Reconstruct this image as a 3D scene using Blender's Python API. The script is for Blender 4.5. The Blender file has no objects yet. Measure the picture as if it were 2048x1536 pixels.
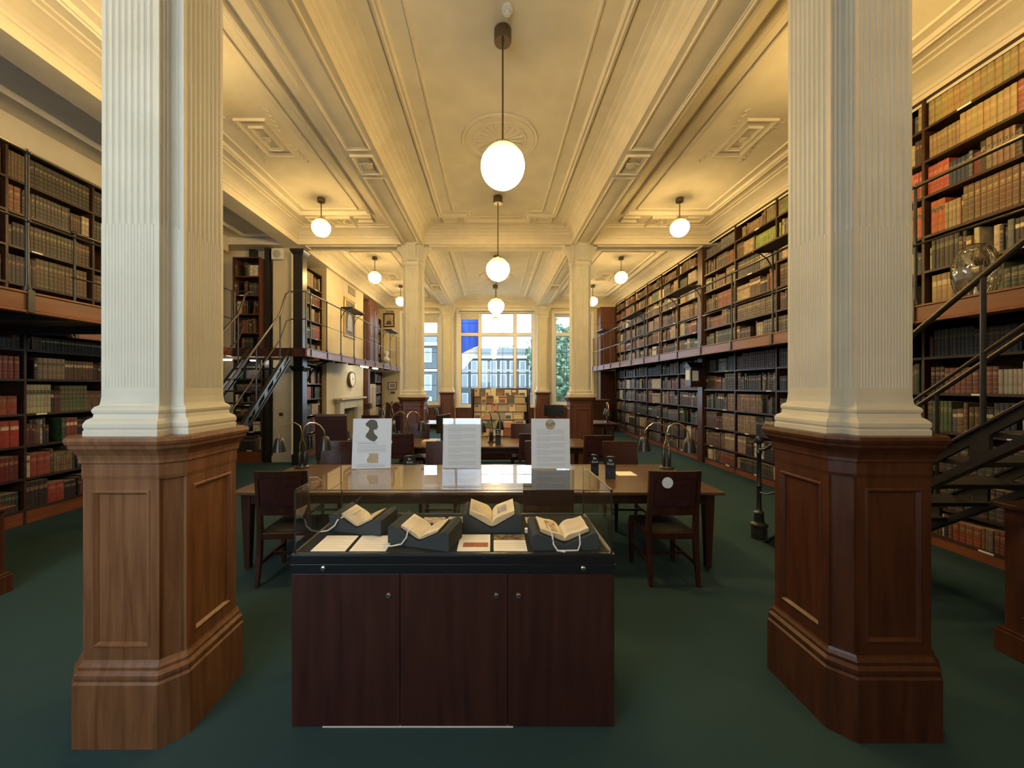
import bpy, math, random
from mathutils import Vector, Matrix
random.seed(7)
C = bpy.context.scene.collection
SC = bpy.context.scene
PI = math.pi

# ------------------------------------------------------------------ camera
F = 760.0; VX = 985.0; VY = 772.0; EYE = 1.65
cd = bpy.data.cameras.new('camera'); cam = bpy.data.objects.new('camera', cd); C.objects.link(cam)
cd.sensor_width = 36; cd.lens = F/2048*36; cd.shift_x = (1024-VX)/2048; cd.shift_y = (VY-768)/2048
cd.clip_start = .05; cd.clip_end = 300
cam.location = (0, 0, EYE); cam.rotation_euler = (PI/2, 0, 0)
SC.camera = cam

# ------------------------------------------------------------------ world, light, exposure
SC.view_settings.view_transform = 'Standard'
SC.view_settings.look = 'None'
SC.view_settings.gamma = 1
SC.view_settings.use_curve_mapping = False
SC.view_settings.exposure = 1.63
W = bpy.data.worlds.new('sky'); SC.world = W; W.use_nodes = True
bg = W.node_tree.nodes['Background']; bg.inputs[0].default_value = (.66, .85, 1, 1); bg.inputs[1].default_value = 2.35
try:
    SC.cycles.max_bounces = 9; SC.cycles.diffuse_bounces = 5; SC.cycles.glossy_bounces = 4
    SC.cycles.transmission_bounces = 6; SC.cycles.transparent_max_bounces = 12
    SC.cycles.sample_clamp_indirect = 6; SC.cycles.caustics_reflective = False; SC.cycles.caustics_refractive = False
except Exception: pass
LAMP_RGB = (1, .66, .24); LAMP = 26.0
def portal(loc, rot, sx, sy):
    l = bpy.data.lights.new('window_light', 'AREA'); l.shape = 'RECTANGLE'; l.size = sx; l.size_y = sy
    o = bpy.data.objects.new('window_light', l); C.objects.link(o); o.location = loc; o.rotation_euler = rot
    l.cycles.is_portal = True
    return o

# ------------------------------------------------------------------ node helpers / materials
def mat(name, col, rough=.6, metal=0., spec=.5, emis=None, es=1., **k):
    m = bpy.data.materials.new(name); m.use_nodes = True
    b = m.node_tree.nodes['Principled BSDF']
    b.inputs['Base Color'].default_value = (*col, 1); b.inputs['Roughness'].default_value = rough
    b.inputs['Metallic'].default_value = metal; b.inputs['Specular IOR Level'].default_value = spec
    if emis: b.inputs['Emission Color'].default_value = (*emis, 1); b.inputs['Emission Strength'].default_value = es
    return m
def noisy(name, c1, c2, scale=(1,1,1), s=8, detail=4, rough=.6, bump=0., bscale=None, metal=0., spec=.5, dist=0., lo=.35, hi=.65):
    m = mat(name, c1, rough, metal, spec); nt = m.node_tree; N = nt.nodes; L = nt.links; b = N['Principled BSDF']
    tc = N.new('ShaderNodeTexCoord'); mp = N.new('ShaderNodeMapping'); mp.inputs['Scale'].default_value = scale
    L.new(tc.outputs['Object'], mp.inputs['Vector'])
    n = N.new('ShaderNodeTexNoise'); n.inputs['Scale'].default_value = s; n.inputs['Detail'].default_value = detail; n.inputs['Distortion'].default_value = dist
    L.new(mp.outputs[0], n.inputs['Vector'])
    r = N.new('ShaderNodeValToRGB'); r.color_ramp.elements[0].position = lo; r.color_ramp.elements[1].position = hi
    r.color_ramp.elements[0].color = (*c1, 1); r.color_ramp.elements[1].color = (*c2, 1)
    L.new(n.outputs['Fac'], r.inputs[0]); L.new(r.outputs[0], b.inputs['Base Color'])
    if bump:
        bn = N.new('ShaderNodeBump'); bn.inputs['Strength'].default_value = bump; bn.inputs['Distance'].default_value = .01
        src = n
        if bscale:
            src = N.new('ShaderNodeTexNoise'); src.inputs['Scale'].default_value = bscale; L.new(mp.outputs[0], src.inputs['Vector'])
        L.new(src.outputs['Fac'], bn.inputs['Height']); L.new(bn.outputs[0], b.inputs['Normal'])
    return m
M = {}
M['plaster'] = noisy('ceiling plaster', (.66,.60,.47), (.72,.66,.52), s=3, rough=.85, spec=.2, bump=.08, bscale=60)
M['wallp'] = noisy('cream wall paint', (.60,.53,.38), (.66,.59,.43), s=2, rough=.8, spec=.25, bump=.05, bscale=40)
M['colp'] = noisy('column paint', (.55,.53,.44), (.60,.58,.49), s=4, rough=.55, spec=.35, bump=.06, bscale=50)
M['white'] = mat('white gloss paint', (.78,.77,.72), .4)
M['mahog'] = noisy('mahogany', (.048,.014,.007), (.082,.026,.012), scale=(9,9,.8), s=3, detail=6, rough=.33, dist=.6)
M['oakp'] = noisy('pillar wood', (.135,.055,.022), (.215,.100,.044), scale=(10,10,.7), s=3, detail=6, rough=.38, dist=.5)
M['dwood'] = noisy('dark stained wood', (.030,.010,.007), (.055,.018,.011), scale=(8,8,1), s=3, detail=5, rough=.35, dist=.4)
M['cab'] = noisy('display cabinet wood', (.030,.010,.0095), (.050,.017,.014), scale=(7,7,.6), s=3, detail=6, rough=.38, dist=.4)
M['tablew'] = noisy('table wood', (.085,.047,.027), (.130,.074,.043), scale=(.7,9,9), s=3, detail=6, rough=.28, dist=.4)
M['fascia'] = noisy('gallery fascia wood', (.16,.050,.020), (.22,.075,.03), scale=(6,.5,6), s=3, rough=.3)
M['shelf'] = noisy('bookcase wood', (.030,.014,.009), (.055,.025,.014), scale=(4,.6,4), s=4, rough=.4)
M['caseback'] = mat('bookcase back', (.022,.013,.009), .7)
M['iron'] = noisy('black painted iron', (.012,.012,.013), (.02,.02,.021), s=20, rough=.3, spec=.6)
M['steel'] = mat('worn steel rail', (.12,.105,.095), .30, .85)
M['brass'] = mat('brass', (.62,.47,.24), .22, 1.)
M['bronze'] = mat('dark bronze', (.14,.10,.06), .4, .6)
M['chrome'] = mat('chrome', (.75,.76,.78), .12, 1.)
M['carpet'] = noisy('dark green carpet', (.025,.058,.066), (.044,.086,.098), s=260, detail=2, rough=.95, spec=.1, bump=.5, bscale=300, lo=.3, hi=.7)
M['leather'] = noisy('dark oxblood leather', (.030,.009,.010), (.05,.016,.016), s=30, rough=.38, bump=.15, bscale=120)
M['bleather'] = noisy('black leather', (.012,.012,.012), (.02,.019,.019), s=30, rough=.35, bump=.15, bscale=120)
M['black'] = mat('black lacquer', (.008,.010,.014), .32)
M['felt'] = mat('charcoal felt', (.030,.033,.036), .95, spec=.1)
M['foam'] = noisy('grey blue foam', (.052,.060,.066), (.066,.074,.080), s=200, rough=.9, spec=.15, bump=.1)
M['paper'] = mat('white paper', (.88,.87,.84), .8, spec=.2)
M['card'] = mat('printed card white', (.86,.90,.96), .6, spec=.2)
M['ink'] = mat('grey print', (.33,.34,.37), .8)
M['inkd'] = mat('silhouette print', (.06,.075,.07), .7)
M['sepia'] = noisy('sepia print', (.22,.17,.10), (.60,.52,.40), s=40, rough=.7)
M['beige'] = noisy('beige print', (.55,.42,.26), (.62,.50,.33), s=25, rough=.7)
M['redprint'] = noisy('red brown print', (.28,.07,.03), (.42,.14,.07), s=80, rough=.6)
M['darkprint'] = noisy('dark landscape print', (.03,.02,.012), (.30,.20,.10), s=30, rough=.6)
M['page'] = noisy('old book pages', (.74,.66,.50), (.83,.76,.60), s=14, rough=.8, spec=.15)
M['pedge'] = noisy('page block edge', (.50,.40,.25), (.66,.56,.38), scale=(1,1,60), s=6, rough=.85)
M['blueill'] = noisy('blue grey illustration', (.25,.25,.33), (.62,.56,.45), s=60, rough=.8)
M['brownill'] = noisy('brown illustration', (.30,.17,.08), (.66,.54,.36), s=45, rough=.8)
M['cover'] = mat('dark book cover', (.04,.02,.015), .5)
M['strap'] = mat('white cotton strap', (.78,.76,.70), .7)
M['navy'] = mat('navy leaflet holder', (.012,.022,.040), .35)
M['wtext'] = mat('white lettering', (.75,.78,.80), .6)
M['navyp'] = noisy('navy speckled pattern', (.012,.022,.04), (.09,.14,.2), s=120, rough=.4, lo=.5, hi=.72)
M['gold'] = noisy('gilt frame', (.32,.19,.05), (.55,.36,.11), s=30, rough=.35, metal=.7)
M['canvas'] = noisy('portrait canvas', (.03,.025,.02), (.13,.12,.13), s=2.2, rough=.5)
M['robe'] = noisy('pale robe paint', (.28,.30,.36), (.42,.42,.45), s=9, rough=.5)
M['skinp'] = mat('painted skin', (.45,.28,.18), .6)
M['stone'] = noisy('stone mantel', (.52,.47,.36), (.60,.55,.43), s=8, rough=.5)
M['soot'] = mat('dark hearth', (.02,.02,.018), .7)
M['clockf'] = mat('clock face', (.78,.72,.58), .5)
M['grille'] = noisy('vent grille', (.18,.15,.10), (.38,.33,.24), scale=(1,1,30), s=2, rough=.6)
M['screen'] = mat('monitor black', (.012,.012,.013), .25)
M['blue'] = mat('blue banner cloth', (.02,.09,.62), .7)
M['bwhite'] = mat('white banner cloth', (.75,.78,.82), .7)
M['brickx'] = noisy('street brick', (.055,.070,.078), (.080,.095,.10), s=3, rough=.9)
M['stonex'] = mat('street stone', (.42,.42,.41), .8)
M['paneX'] = mat('street window glass', (.16,.19,.21), .15)
M['slate'] = mat('slate roof', (.09,.11,.12), .8)
M['pave'] = mat('street paving', (.32,.32,.31), .9)
M['leafx'] = noisy('plane tree leaves', (.045,.095,.050), (.10,.17,.085), s=2, rough=.7)
M['trunkx'] = mat('tree bark', (.12,.09,.06), .9)
M['blind'] = mat('cream roller blind', (.62,.58,.48), .8)
M['tube'] = mat('fluorescent tube', (1,1,1), .5, emis=(1,.93,.74), es=14)
M['fanw'] = mat('fan wire', (.6,.6,.58), .3, .8)
M['bust'] = noisy('white plaster bust', (.66,.68,.70), (.74,.76,.78), s=12, rough=.6)
M['redwood'] = noisy('reddish panel wood', (.085,.030,.020), (.125,.047,.031), scale=(7,7,.7), s=3, rough=.38)
M['paleo'] = noisy('pale oak door', (.42,.30,.15), (.50,.37,.20), scale=(7,7,.7), s=3, rough=.45)
M['speaker'] = mat('speaker grille', (.45,.43,.38), .7)

def globe_mat():
    m = mat('opal glass globe', (.9,.88,.8), .25)
    nt = m.node_tree; N = nt.nodes; L = nt.links; b = N['Principled BSDF']
    b.inputs['Emission Color'].default_value = (*LAMP_RGB, 1); b.inputs['Emission Strength'].default_value = LAMP
    return m
M['globe'] = globe_mat()
def globe_top():
    m = mat('clear upper glass', (.9,.85,.6), .2, emis=(1,.90,.42), es=.33)
    return m
M['gtop'] = globe_top()

def glass_mat(name, tint=(1,1,1), ior=1.5, extra=0.0):
    m = bpy.data.materials.new(name); m.use_nodes = True; nt = m.node_tree; N = nt.nodes; L = nt.links
    for n in list(N):
        if n.type != 'OUTPUT_MATERIAL': N.remove(n)
    out = [n for n in N if n.type == 'OUTPUT_MATERIAL'][0]
    t = N.new('ShaderNodeBsdfTransparent'); t.inputs[0].default_value = (*tint, 1)
    g = N.new('ShaderNodeBsdfGlossy'); g.inputs['Roughness'].default_value = .0
    f = N.new('ShaderNodeFresnel'); f.inputs[0].default_value = ior
    geo = N.new('ShaderNodeNewGeometry')
    mx = N.new('ShaderNodeMixShader'); L.new(t.outputs[0], mx.inputs[1]); L.new(g.outputs[0], mx.inputs[2])
    # single-sheet glass: symmetric front/back fresnel
    lw = N.new('ShaderNodeLayerWeight'); lw.inputs['Blend'].default_value = .5
    p = N.new('ShaderNodeMath'); p.operation = 'POWER'; p.inputs[1].default_value = 3.4
    L.new(lw.outputs['Facing'], p.inputs[0])
    a = N.new('ShaderNodeMath'); a.operation = 'MULTIPLY_ADD'; a.inputs[1].default_value = .90; a.inputs[2].default_value = .05+extra
    L.new(p.outputs[0], a.inputs[0]); L.new(a.outputs[0], mx.inputs[0])
    N.remove(f); N.remove(geo)
    L.new(mx.outputs[0], out.inputs[0])
    return m
M['glass'] = glass_mat('case glass')
M['pane'] = glass_mat('window glass', (.97,.98,.98))
M['acry'] = glass_mat('acrylic', (.98,.99,1), extra=.03)
M['bag'] = glass_mat('clear polythene', (.86,.86,.84), extra=.10)

def book_mat(name, stuff):
    m = bpy.data.materials.new(name); m.use_nodes = True; nt = m.node_tree; N = nt.nodes; L = nt.links; b = N['Principled BSDF']
    if stuff:
        a = N.new('ShaderNodeAttribute'); a.attribute_name = 'bookcol'; col = a.outputs['Color']; sty = a.outputs['Alpha']
    else:
        a = N.new('ShaderNodeObjectInfo'); col = a.outputs['Color']; sty = a.outputs['Alpha']
    uv = N.new('ShaderNodeUVMap'); uv.uv_map = 'spine'
    sp = N.new('ShaderNodeSeparateXYZ'); L.new(uv.outputs[0], sp.inputs[0]); v = sp.outputs['Y']; u = sp.outputs['X']
    def math_(op, x, y=None, z=None, clamp=False):
        n = N.new('ShaderNodeMath'); n.operation = op; n.use_clamp = clamp
        for i, q in enumerate((x, y, z)):
            if q is None: continue
            if isinstance(q, (int, float)): n.inputs[i].default_value = q
            else: L.new(q, n.inputs[i])
        return n.outputs[0]
    def mixc(f, c1, c2):
        n = N.new('ShaderNodeMix'); n.data_type = 'RGBA'
        if isinstance(f, (int, float)): n.inputs[0].default_value = f
        else: L.new(f, n.inputs[0])
        for i, c in ((6, c1), (7, c2)):
            if isinstance(c, tuple): n.inputs[i].default_value = c
            else: L.new(c, n.inputs[i])
        return n.outputs[2]
    # gilt lines near bands
    fr = math_('FRACT', math_('MULTIPLY', v, 6.0))
    line = math_('LESS_THAN', math_('ABSOLUTE', math_('SUBTRACT', fr, .5)), .055)
    has = math_('GREATER_THAN', sty, .55)
    line = math_('MULTIPLY', line, has)
    lab = math_('MULTIPLY', math_('GREATER_THAN', v, .66), math_('LESS_THAN', v, .80))
    onspine = math_('MULTIPLY', math_('GREATER_THAN', u, .08), math_('LESS_THAN', u, .92))
    lab = math_('MULTIPLY', lab, onspine); line = math_('MULTIPLY', line, onspine)
    haslab = math_('GREATER_THAN', math_('FRACT', math_('MULTIPLY', sty, 7.3)), .5)
    lab2 = math_('MULTIPLY', lab, haslab)
    nz = N.new('ShaderNodeTexNoise'); nz.inputs['Scale'].default_value = 1.0; nz.inputs['Detail'].default_value = 1
    mp = N.new('ShaderNodeMapping'); mp.inputs['Scale'].default_value = (9, 70, 1); L.new(uv.outputs[0], mp.inputs[0]); L.new(mp.outputs[0], nz.inputs['Vector'])
    cmb = N.new('ShaderNodeCombineXYZ'); L.new(math_('MULTIPLY', sty, 91), cmb.inputs[2]); L.new(cmb.outputs[0], mp.inputs['Location'])
    txt = math_('MULTIPLY', math_('GREATER_THAN', nz.outputs['Fac'], .56), lab)
    lc = N.new('ShaderNodeValToRGB'); lc.color_ramp.interpolation = 'CONSTANT'
    e = lc.color_ramp.elements; e[0].color = (.10,.018,.014,1); e[0].position = 0; e[1].color = (.012,.012,.014,1); e[1].position = .4
    x = e.new(.62); x.color = (.55,.48,.34,1); x = e.new(.85); x.color = (.03,.06,.04,1)
    L.new(math_('FRACT', math_('MULTIPLY', sty, 13.7)), lc.inputs[0])
    c = mixc(lab2, col, lc.outputs[0])
    c = mixc(math_('MULTIPLY', line, .5), c, (.50,.36,.13,1))
    c = mixc(math_('MULTIPLY', txt, .8), c, (.58,.44,.19,1))
    # wear
    w = N.new('ShaderNodeTexNoise'); w.inputs['Scale'].default_value = 18; tc = N.new('ShaderNodeTexCoord'); L.new(tc.outputs['Object'], w.inputs['Vector'])
    r = N.new('ShaderNodeMapRange'); r.inputs[1].default_value = .3; r.inputs[2].default_value = .75; r.inputs[3].default_value = .65; r.inputs[4].default_value = 1.3; L.new(w.outputs['Fac'], r.inputs[0])
    vm = N.new('ShaderNodeVectorMath'); vm.operation = 'SCALE'; L.new(c, vm.inputs[0]); L.new(r.outputs[0], vm.inputs['Scale'])
    L.new(vm.outputs[0], b.inputs['Base Color']); b.inputs['Roughness'].default_value = .45
    bp = N.new('ShaderNodeBump'); bp.inputs['Strength'].default_value = .5; bp.inputs['Distance'].default_value = .003
    L.new(line, bp.inputs['Height']); L.new(bp.outputs[0], b.inputs['Normal'])
    return m
M['book1'] = book_mat('cloth and leather bindings', False)
M['books'] = book_mat('massed bindings', True)
M['bpage'] = mat('book page edges', (.42,.34,.22), .9)

# ------------------------------------------------------------------ mesh builder
class B:
    def __init__(s): s.v = []; s.f = []; s.m = []; s.sm = []
    def add(s, vs, fs, mi=0, smooth=False, T=None):
        o = len(s.v)
        if T is not None: vs = [T @ Vector(p) for p in vs]
        s.v += [tuple(p) for p in vs]
        for f in fs: s.f.append(tuple(i+o for i in f)); s.m.append(mi); s.sm.append(smooth)
        return s
    def box(s, x0, x1, y0, y1, z0, z1, mi=0, T=None):
        vs = [(x0,y0,z0),(x1,y0,z0),(x1,y1,z0),(x0,y1,z0),(x0,y0,z1),(x1,y0,z1),(x1,y1,z1),(x0,y1,z1)]
        return s.add(vs, [(0,3,2,1),(4,5,6,7),(0,1,5,4),(1,2,6,5),(2,3,7,6),(3,0,4,7)], mi, T=T)
    def prism(s, pts, vec, mi=0, T=None, smooth=False):
        n = len(pts); vec = Vector(vec); a = [Vector(p) for p in pts]; b = [p+vec for p in a]
        fs = [tuple(range(n-1,-1,-1)), tuple(range(n, 2*n))]
        s.add(a+b, fs, mi, T=T)
        return s.add(a+b, [(i,(i+1)%n,n+(i+1)%n,n+i) for i in range(n)], mi, smooth, T=T)
    def tube(s, path, r, seg=8, mi=0, T=None, closed=False):
        P = [Vector(p) for p in path]; n = len(P); R = r if isinstance(r, (list, tuple)) else [r]*n
        vs = []; prev = None
        for i, p in enumerate(P):
            if closed: t = (P[(i+1) % n]-P[i-1])
            else: t = P[min(i+1,n-1)]-P[max(i-1,0)]
            t.normalize()
            if prev is None:
                u = t.orthogonal().normalized()
            else:
                u = prev - t*prev.dot(t)
                u = u.normalized() if u.length > 1e-6 else t.orthogonal().normalized()
            prev = u; w = t.cross(u)
            for k in range(seg):
                a = 2*PI*k/seg; vs.append(p + (u*math.cos(a)+w*math.sin(a))*R[i])
        fs = []
        for i in range(n if closed else n-1):
            for k in range(seg):
                a = i*seg+k; b_ = i*seg+(k+1)%seg; c = ((i+1)%n)*seg+(k+1)%seg; d = ((i+1)%n)*seg+k
                fs.append((a,b_,c,d))
        s.add(vs, fs, mi, True, T)
        if not closed:
            s.add(vs[:seg], [tuple(range(seg-1,-1,-1))], mi, False, T); s.add(vs[-seg:], [tuple(range(seg))], mi, False, T)
        return s
    def lathe(s, prof, c=(0,0,0), seg=24, mi=0, T=None, axis='z', smooth=True):
        vs = []
        for r, z in prof:
            for k in range(seg):
                a = 2*PI*k/seg
                if axis == 'z': p = (c[0]+r*math.cos(a), c[1]+r*math.sin(a), c[2]+z)
                elif axis == 'x': p = (c[0]+z, c[1]+r*math.cos(a), c[2]+r*math.sin(a))
                else: p = (c[0]+r*math.sin(a), c[1]+z, c[2]+r*math.cos(a))
                vs.append(p)
        n = len(prof); fs = []
        for i in range(n-1):
            for k in range(seg):
                fs.append((i*seg+k, i*seg+(k+1)%seg, (i+1)*seg+(k+1)%seg, (i+1)*seg+k))
        s.add(vs, fs, mi, smooth, T)
        s.add(vs[:seg], [tuple(range(seg-1,-1,-1))], mi, False, T); s.add(vs[-seg:], [tuple(range(seg))], mi, False, T)
        return s
    def sphere(s, c, r, seg=24, rings=12, mi=0, T=None, a0=-PI/2, a1=PI/2, sq=1.0):
        return s.lathe([(max(r*math.cos(a0+(a1-a0)*i/rings), 1e-4), sq*r*math.sin(a0+(a1-a0)*i/rings)) for i in range(rings+1)], c, seg, mi, T)
    def sweep(s, path, prof, mi=0, T=None):
        """closed orthogonal (or mitred) CCW path of (x,y); prof = [(inward offset, z)]"""
        n = len(path); P = [Vector(p) for p in path]; nm = []
        for i in range(n):
            e1 = (P[i]-P[i-1]).normalized(); e2 = (P[(i+1)%n]-P[i]).normalized()
            n1 = Vector((-e1.y, e1.x)); n2 = Vector((-e2.y, e2.x)); h = (n1+n2)
            h = h/h.dot(n1) if abs(h.dot(n1)) > 1e-6 else n1
            nm.append(h)
        vs = []
        for d, z in prof:
            for i in range(n): q = P[i]+nm[i]*d; vs.append((q.x, q.y, z))
        m = len(prof)
        fs = [(j*n+i, j*n+(i+1)%n, (j+1)*n+(i+1)%n, (j+1)*n+i) for j in range(m-1) for i in range(n)]
        return s.add(vs, fs, mi, False, T)
    def loft(s, rings, mi=0, smooth=False, T=None, cap=True):
        n = len(rings[0]); vs = [p for r in rings for p in r]
        fs = [(j*n+i, j*n+(i+1)%n, (j+1)*n+(i+1)%n, (j+1)*n+i) for j in range(len(rings)-1) for i in range(n)]
        if cap: fs += [tuple(range(n-1,-1,-1)), tuple(len(vs)-n+i for i in range(n))]
        return s.add(vs, fs, mi, smooth, T)

def root_of(p):
    v = Vector((0,0,0))
    while p is not None: v += p.location; p = p.parent
    return v
def put(name, b, mats, parent=None, world=True, bevel=0, flip=False):
    me = bpy.data.meshes.new(name)
    if parent is not None: org = root_of(parent) if world else Vector((0,0,0))
    elif world:
        xs = [p[0] for p in b.v]; ys = [p[1] for p in b.v]; zs = [p[2] for p in b.v]
        org = Vector(((min(xs)+max(xs))/2, (min(ys)+max(ys))/2, min(zs)))
    else: org = Vector((0,0,0))
    me.from_pydata([(p[0]-org.x, p[1]-org.y, p[2]-org.z) for p in b.v], [], b.f)
    if not isinstance(mats, (list, tuple)): mats = [mats]
    for m in mats: me.materials.append(m)
    me.polygons.foreach_set('material_index', b.m); me.polygons.foreach_set('use_smooth', b.sm)
    me.update()
    if any(b.sm):
        import bmesh
        bm = bmesh.new(); bm.from_mesh(me); bmesh.ops.remove_doubles(bm, verts=bm.verts, dist=1e-5); bm.to_mesh(me); bm.free()
        me.set_sharp_from_angle(angle=math.radians(38))
    o = bpy.data.objects.new(name, me); C.objects.link(o)
    if parent is not None: o.parent = parent
    elif world: o.location = org
    if bevel:
        mo = o.modifiers.new('b', 'BEVEL'); mo.width = bevel; mo.segments = 2; mo.limit_method = 'ANGLE'; mo.angle_limit = math.radians(40)
    return o
def tag(o, label=None, cat=None, group=None, kind=None):
    if label: o['label'] = label
    if cat: o['category'] = cat
    if group: o['group'] = group
    if kind: o['kind'] = kind
    return o
def thing(name, label, cat, loc=(0,0,0), rz=0, group=None, kind=None):
    o = bpy.data.objects.new(name, None); C.objects.link(o); o.location = loc; o.rotation_euler = (0,0,rz)
    return tag(o, label, cat, group, kind)
def copy_tree(o, parent=None):
    c = o.copy(); C.objects.link(c)
    if parent is not None: c.parent = parent
    for ch in [x for x in o.children]: copy_tree(ch, c)
    return c
def dup(o, loc, rz=0, label=None, group=None):
    c = copy_tree(o); c.location = loc; c.rotation_euler = (0,0,rz)
    if label: c['label'] = label
    if group: c['group'] = group
    return c
ORD = ['zeroth','first','second','third','fourth','fifth','sixth','seventh','eighth','ninth','tenth','eleventh','twelfth','thirteenth','fourteenth','fifteenth','sixteenth','seventeenth','eighteenth','nineteenth','twentieth']
for tn, t in (('twenty', 20), ('thirty', 30), ('forty', 40), ('fifty', 50), ('sixty', 60), ('seventy', 70), ('eighty', 80), ('ninety', 90)):
    if t > 20: ORD.append(tn[:-1]+'ieth')
    for k in range(1, 10): ORD.append(tn+'-'+ORD[k])
def rect(x0, x1, y0, y1): return [(x0,y0),(x1,y0),(x1,y1),(x0,y1)]

# ------------------------------------------------------------------ the shell
ZC, ZS = 4.96, 4.64            # ceiling plane and beam soffit
YB, YW = -1.2, 14.75           # rear wall and window wall
XL, XR = -5.95, 4.95
st = lambda name, b, m, p=None, **k: tag(put(name, b, m, p, **k), kind='structure')
st('floor', B().box(XL, XR, YB, YW+.3, -.1, 0), M['carpet'])
st('ceiling', B().box(XL, XR, YB-.2, YW+.3, ZC, ZC+.1), M['plaster'])
st('wall_right', B().box(XR, XR+.15, YB, YW+.3, 0, ZC), M['wallp'])
st('wall_left', B().box(XL-.15, XL, YB, YW+.3, 0, ZC), M['wallp'])
# rear wall behind the camera, with a wide daylight window at its left and a smaller one near its middle
RW = (-3.55, -1.75, 1.25, 3.9)
RW2 = (-1.05, -.15, 1.9, 3.7)
b = B(); b.box(XL, RW[0], YB-.2, YB, 0, ZC); b.box(RW[1], RW2[0], YB-.2, YB, 0, ZC); b.box(RW2[1], XR, YB-.2, YB, 0, ZC)
for w in (RW, RW2): b.box(w[0], w[1], YB-.2, YB, 0, w[2]); b.box(w[0], w[1], YB-.2, YB, w[3], ZC)
st('wall_back', b, M['wallp'])
for k, w in enumerate((RW, RW2)):
    portal(((w[0]+w[1])/2, YB-.22, (w[2]+w[3])/2), (PI/2, 0, 0), w[1]-w[0], w[3]-w[2])
    r = tag(bpy.data.objects.new('window_%d' % (4+k), None), kind='structure'); C.objects.link(r); r.location = ((w[0]+w[1])/2, YB-.1, w[2])
    g = B(); y0, y1 = YB-.12, YB-.07
    g.box(w[0], w[0]+.04, y0, y1, w[2], w[3]); g.box(w[1]-.04, w[1], y0, y1, w[2], w[3]); g.box(w[0], w[1], y0, y1, w[2], w[2]+.04); g.box(w[0], w[1], y0, y1, w[3]-.04, w[3])
    n = 3 if k == 0 else 2
    for q in range(1, n): xx = w[0]+(w[1]-w[0])*q/n; g.box(xx-.015, xx+.015, y0, y1, w[2], w[3])
    for q in range(1, 4): zz = w[2]+(w[3]-w[2])*q/4; g.box(w[0], w[1], y0, y1, zz-.012, zz+.012)
    put('frame', g, M['white'], r)
# window wall with three openings
WIN = [(-3.50, -2.06, .95, 4.45), (-1.31, 1.63, .86, 4.56), (2.39, 3.83, .95, 4.45)]
b = B(); xs = [XL, WIN[0][0], WIN[0][1], WIN[1][0], WIN[1][1], WIN[2][0], WIN[2][1], XR]
for i in (0, 2, 4, 6): b.box(xs[i], xs[i+1], YW, YW+.3, 0, ZC)
for w in WIN: b.box(w[0], w[1], YW, YW+.3, 0, w[2]); b.box(w[0], w[1], YW, YW+.3, w[3], ZC)
st('wall_front', b, M['wallp'])
for w in WIN: portal(((w[0]+w[1])/2, YW+.32, (w[2]+w[3])/2), (-PI/2, 0, 0), w[1]-w[0], w[3]-w[2])
# wooden dado under the windows
b = B()
for x0, x1 in ((-4.1, -1.98), (-1.42, 1.60), (2.17, 4.0)):
    b.box(x0, x1, YW-.04, YW-.002, .02, .78); b.box(x0, x1, YW-.06, YW-.001, .78, .83)
    n = max(2, int((x1-x0)/.5)); s_ = (x1-x0)/n
    for k in range(n):
        b.sweep(rect(x0+k*s_+.05, x0+(k+1)*s_-.05, 0, .6), [(0,0),(.012,.012),(.03,.012),(.04,0)], T=Matrix.Translation((0, YW-.04, .12)) @ Matrix.Rotation(PI/2, 4, 'X'))
st('baseboard_front', b, M['redwood'])

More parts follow.
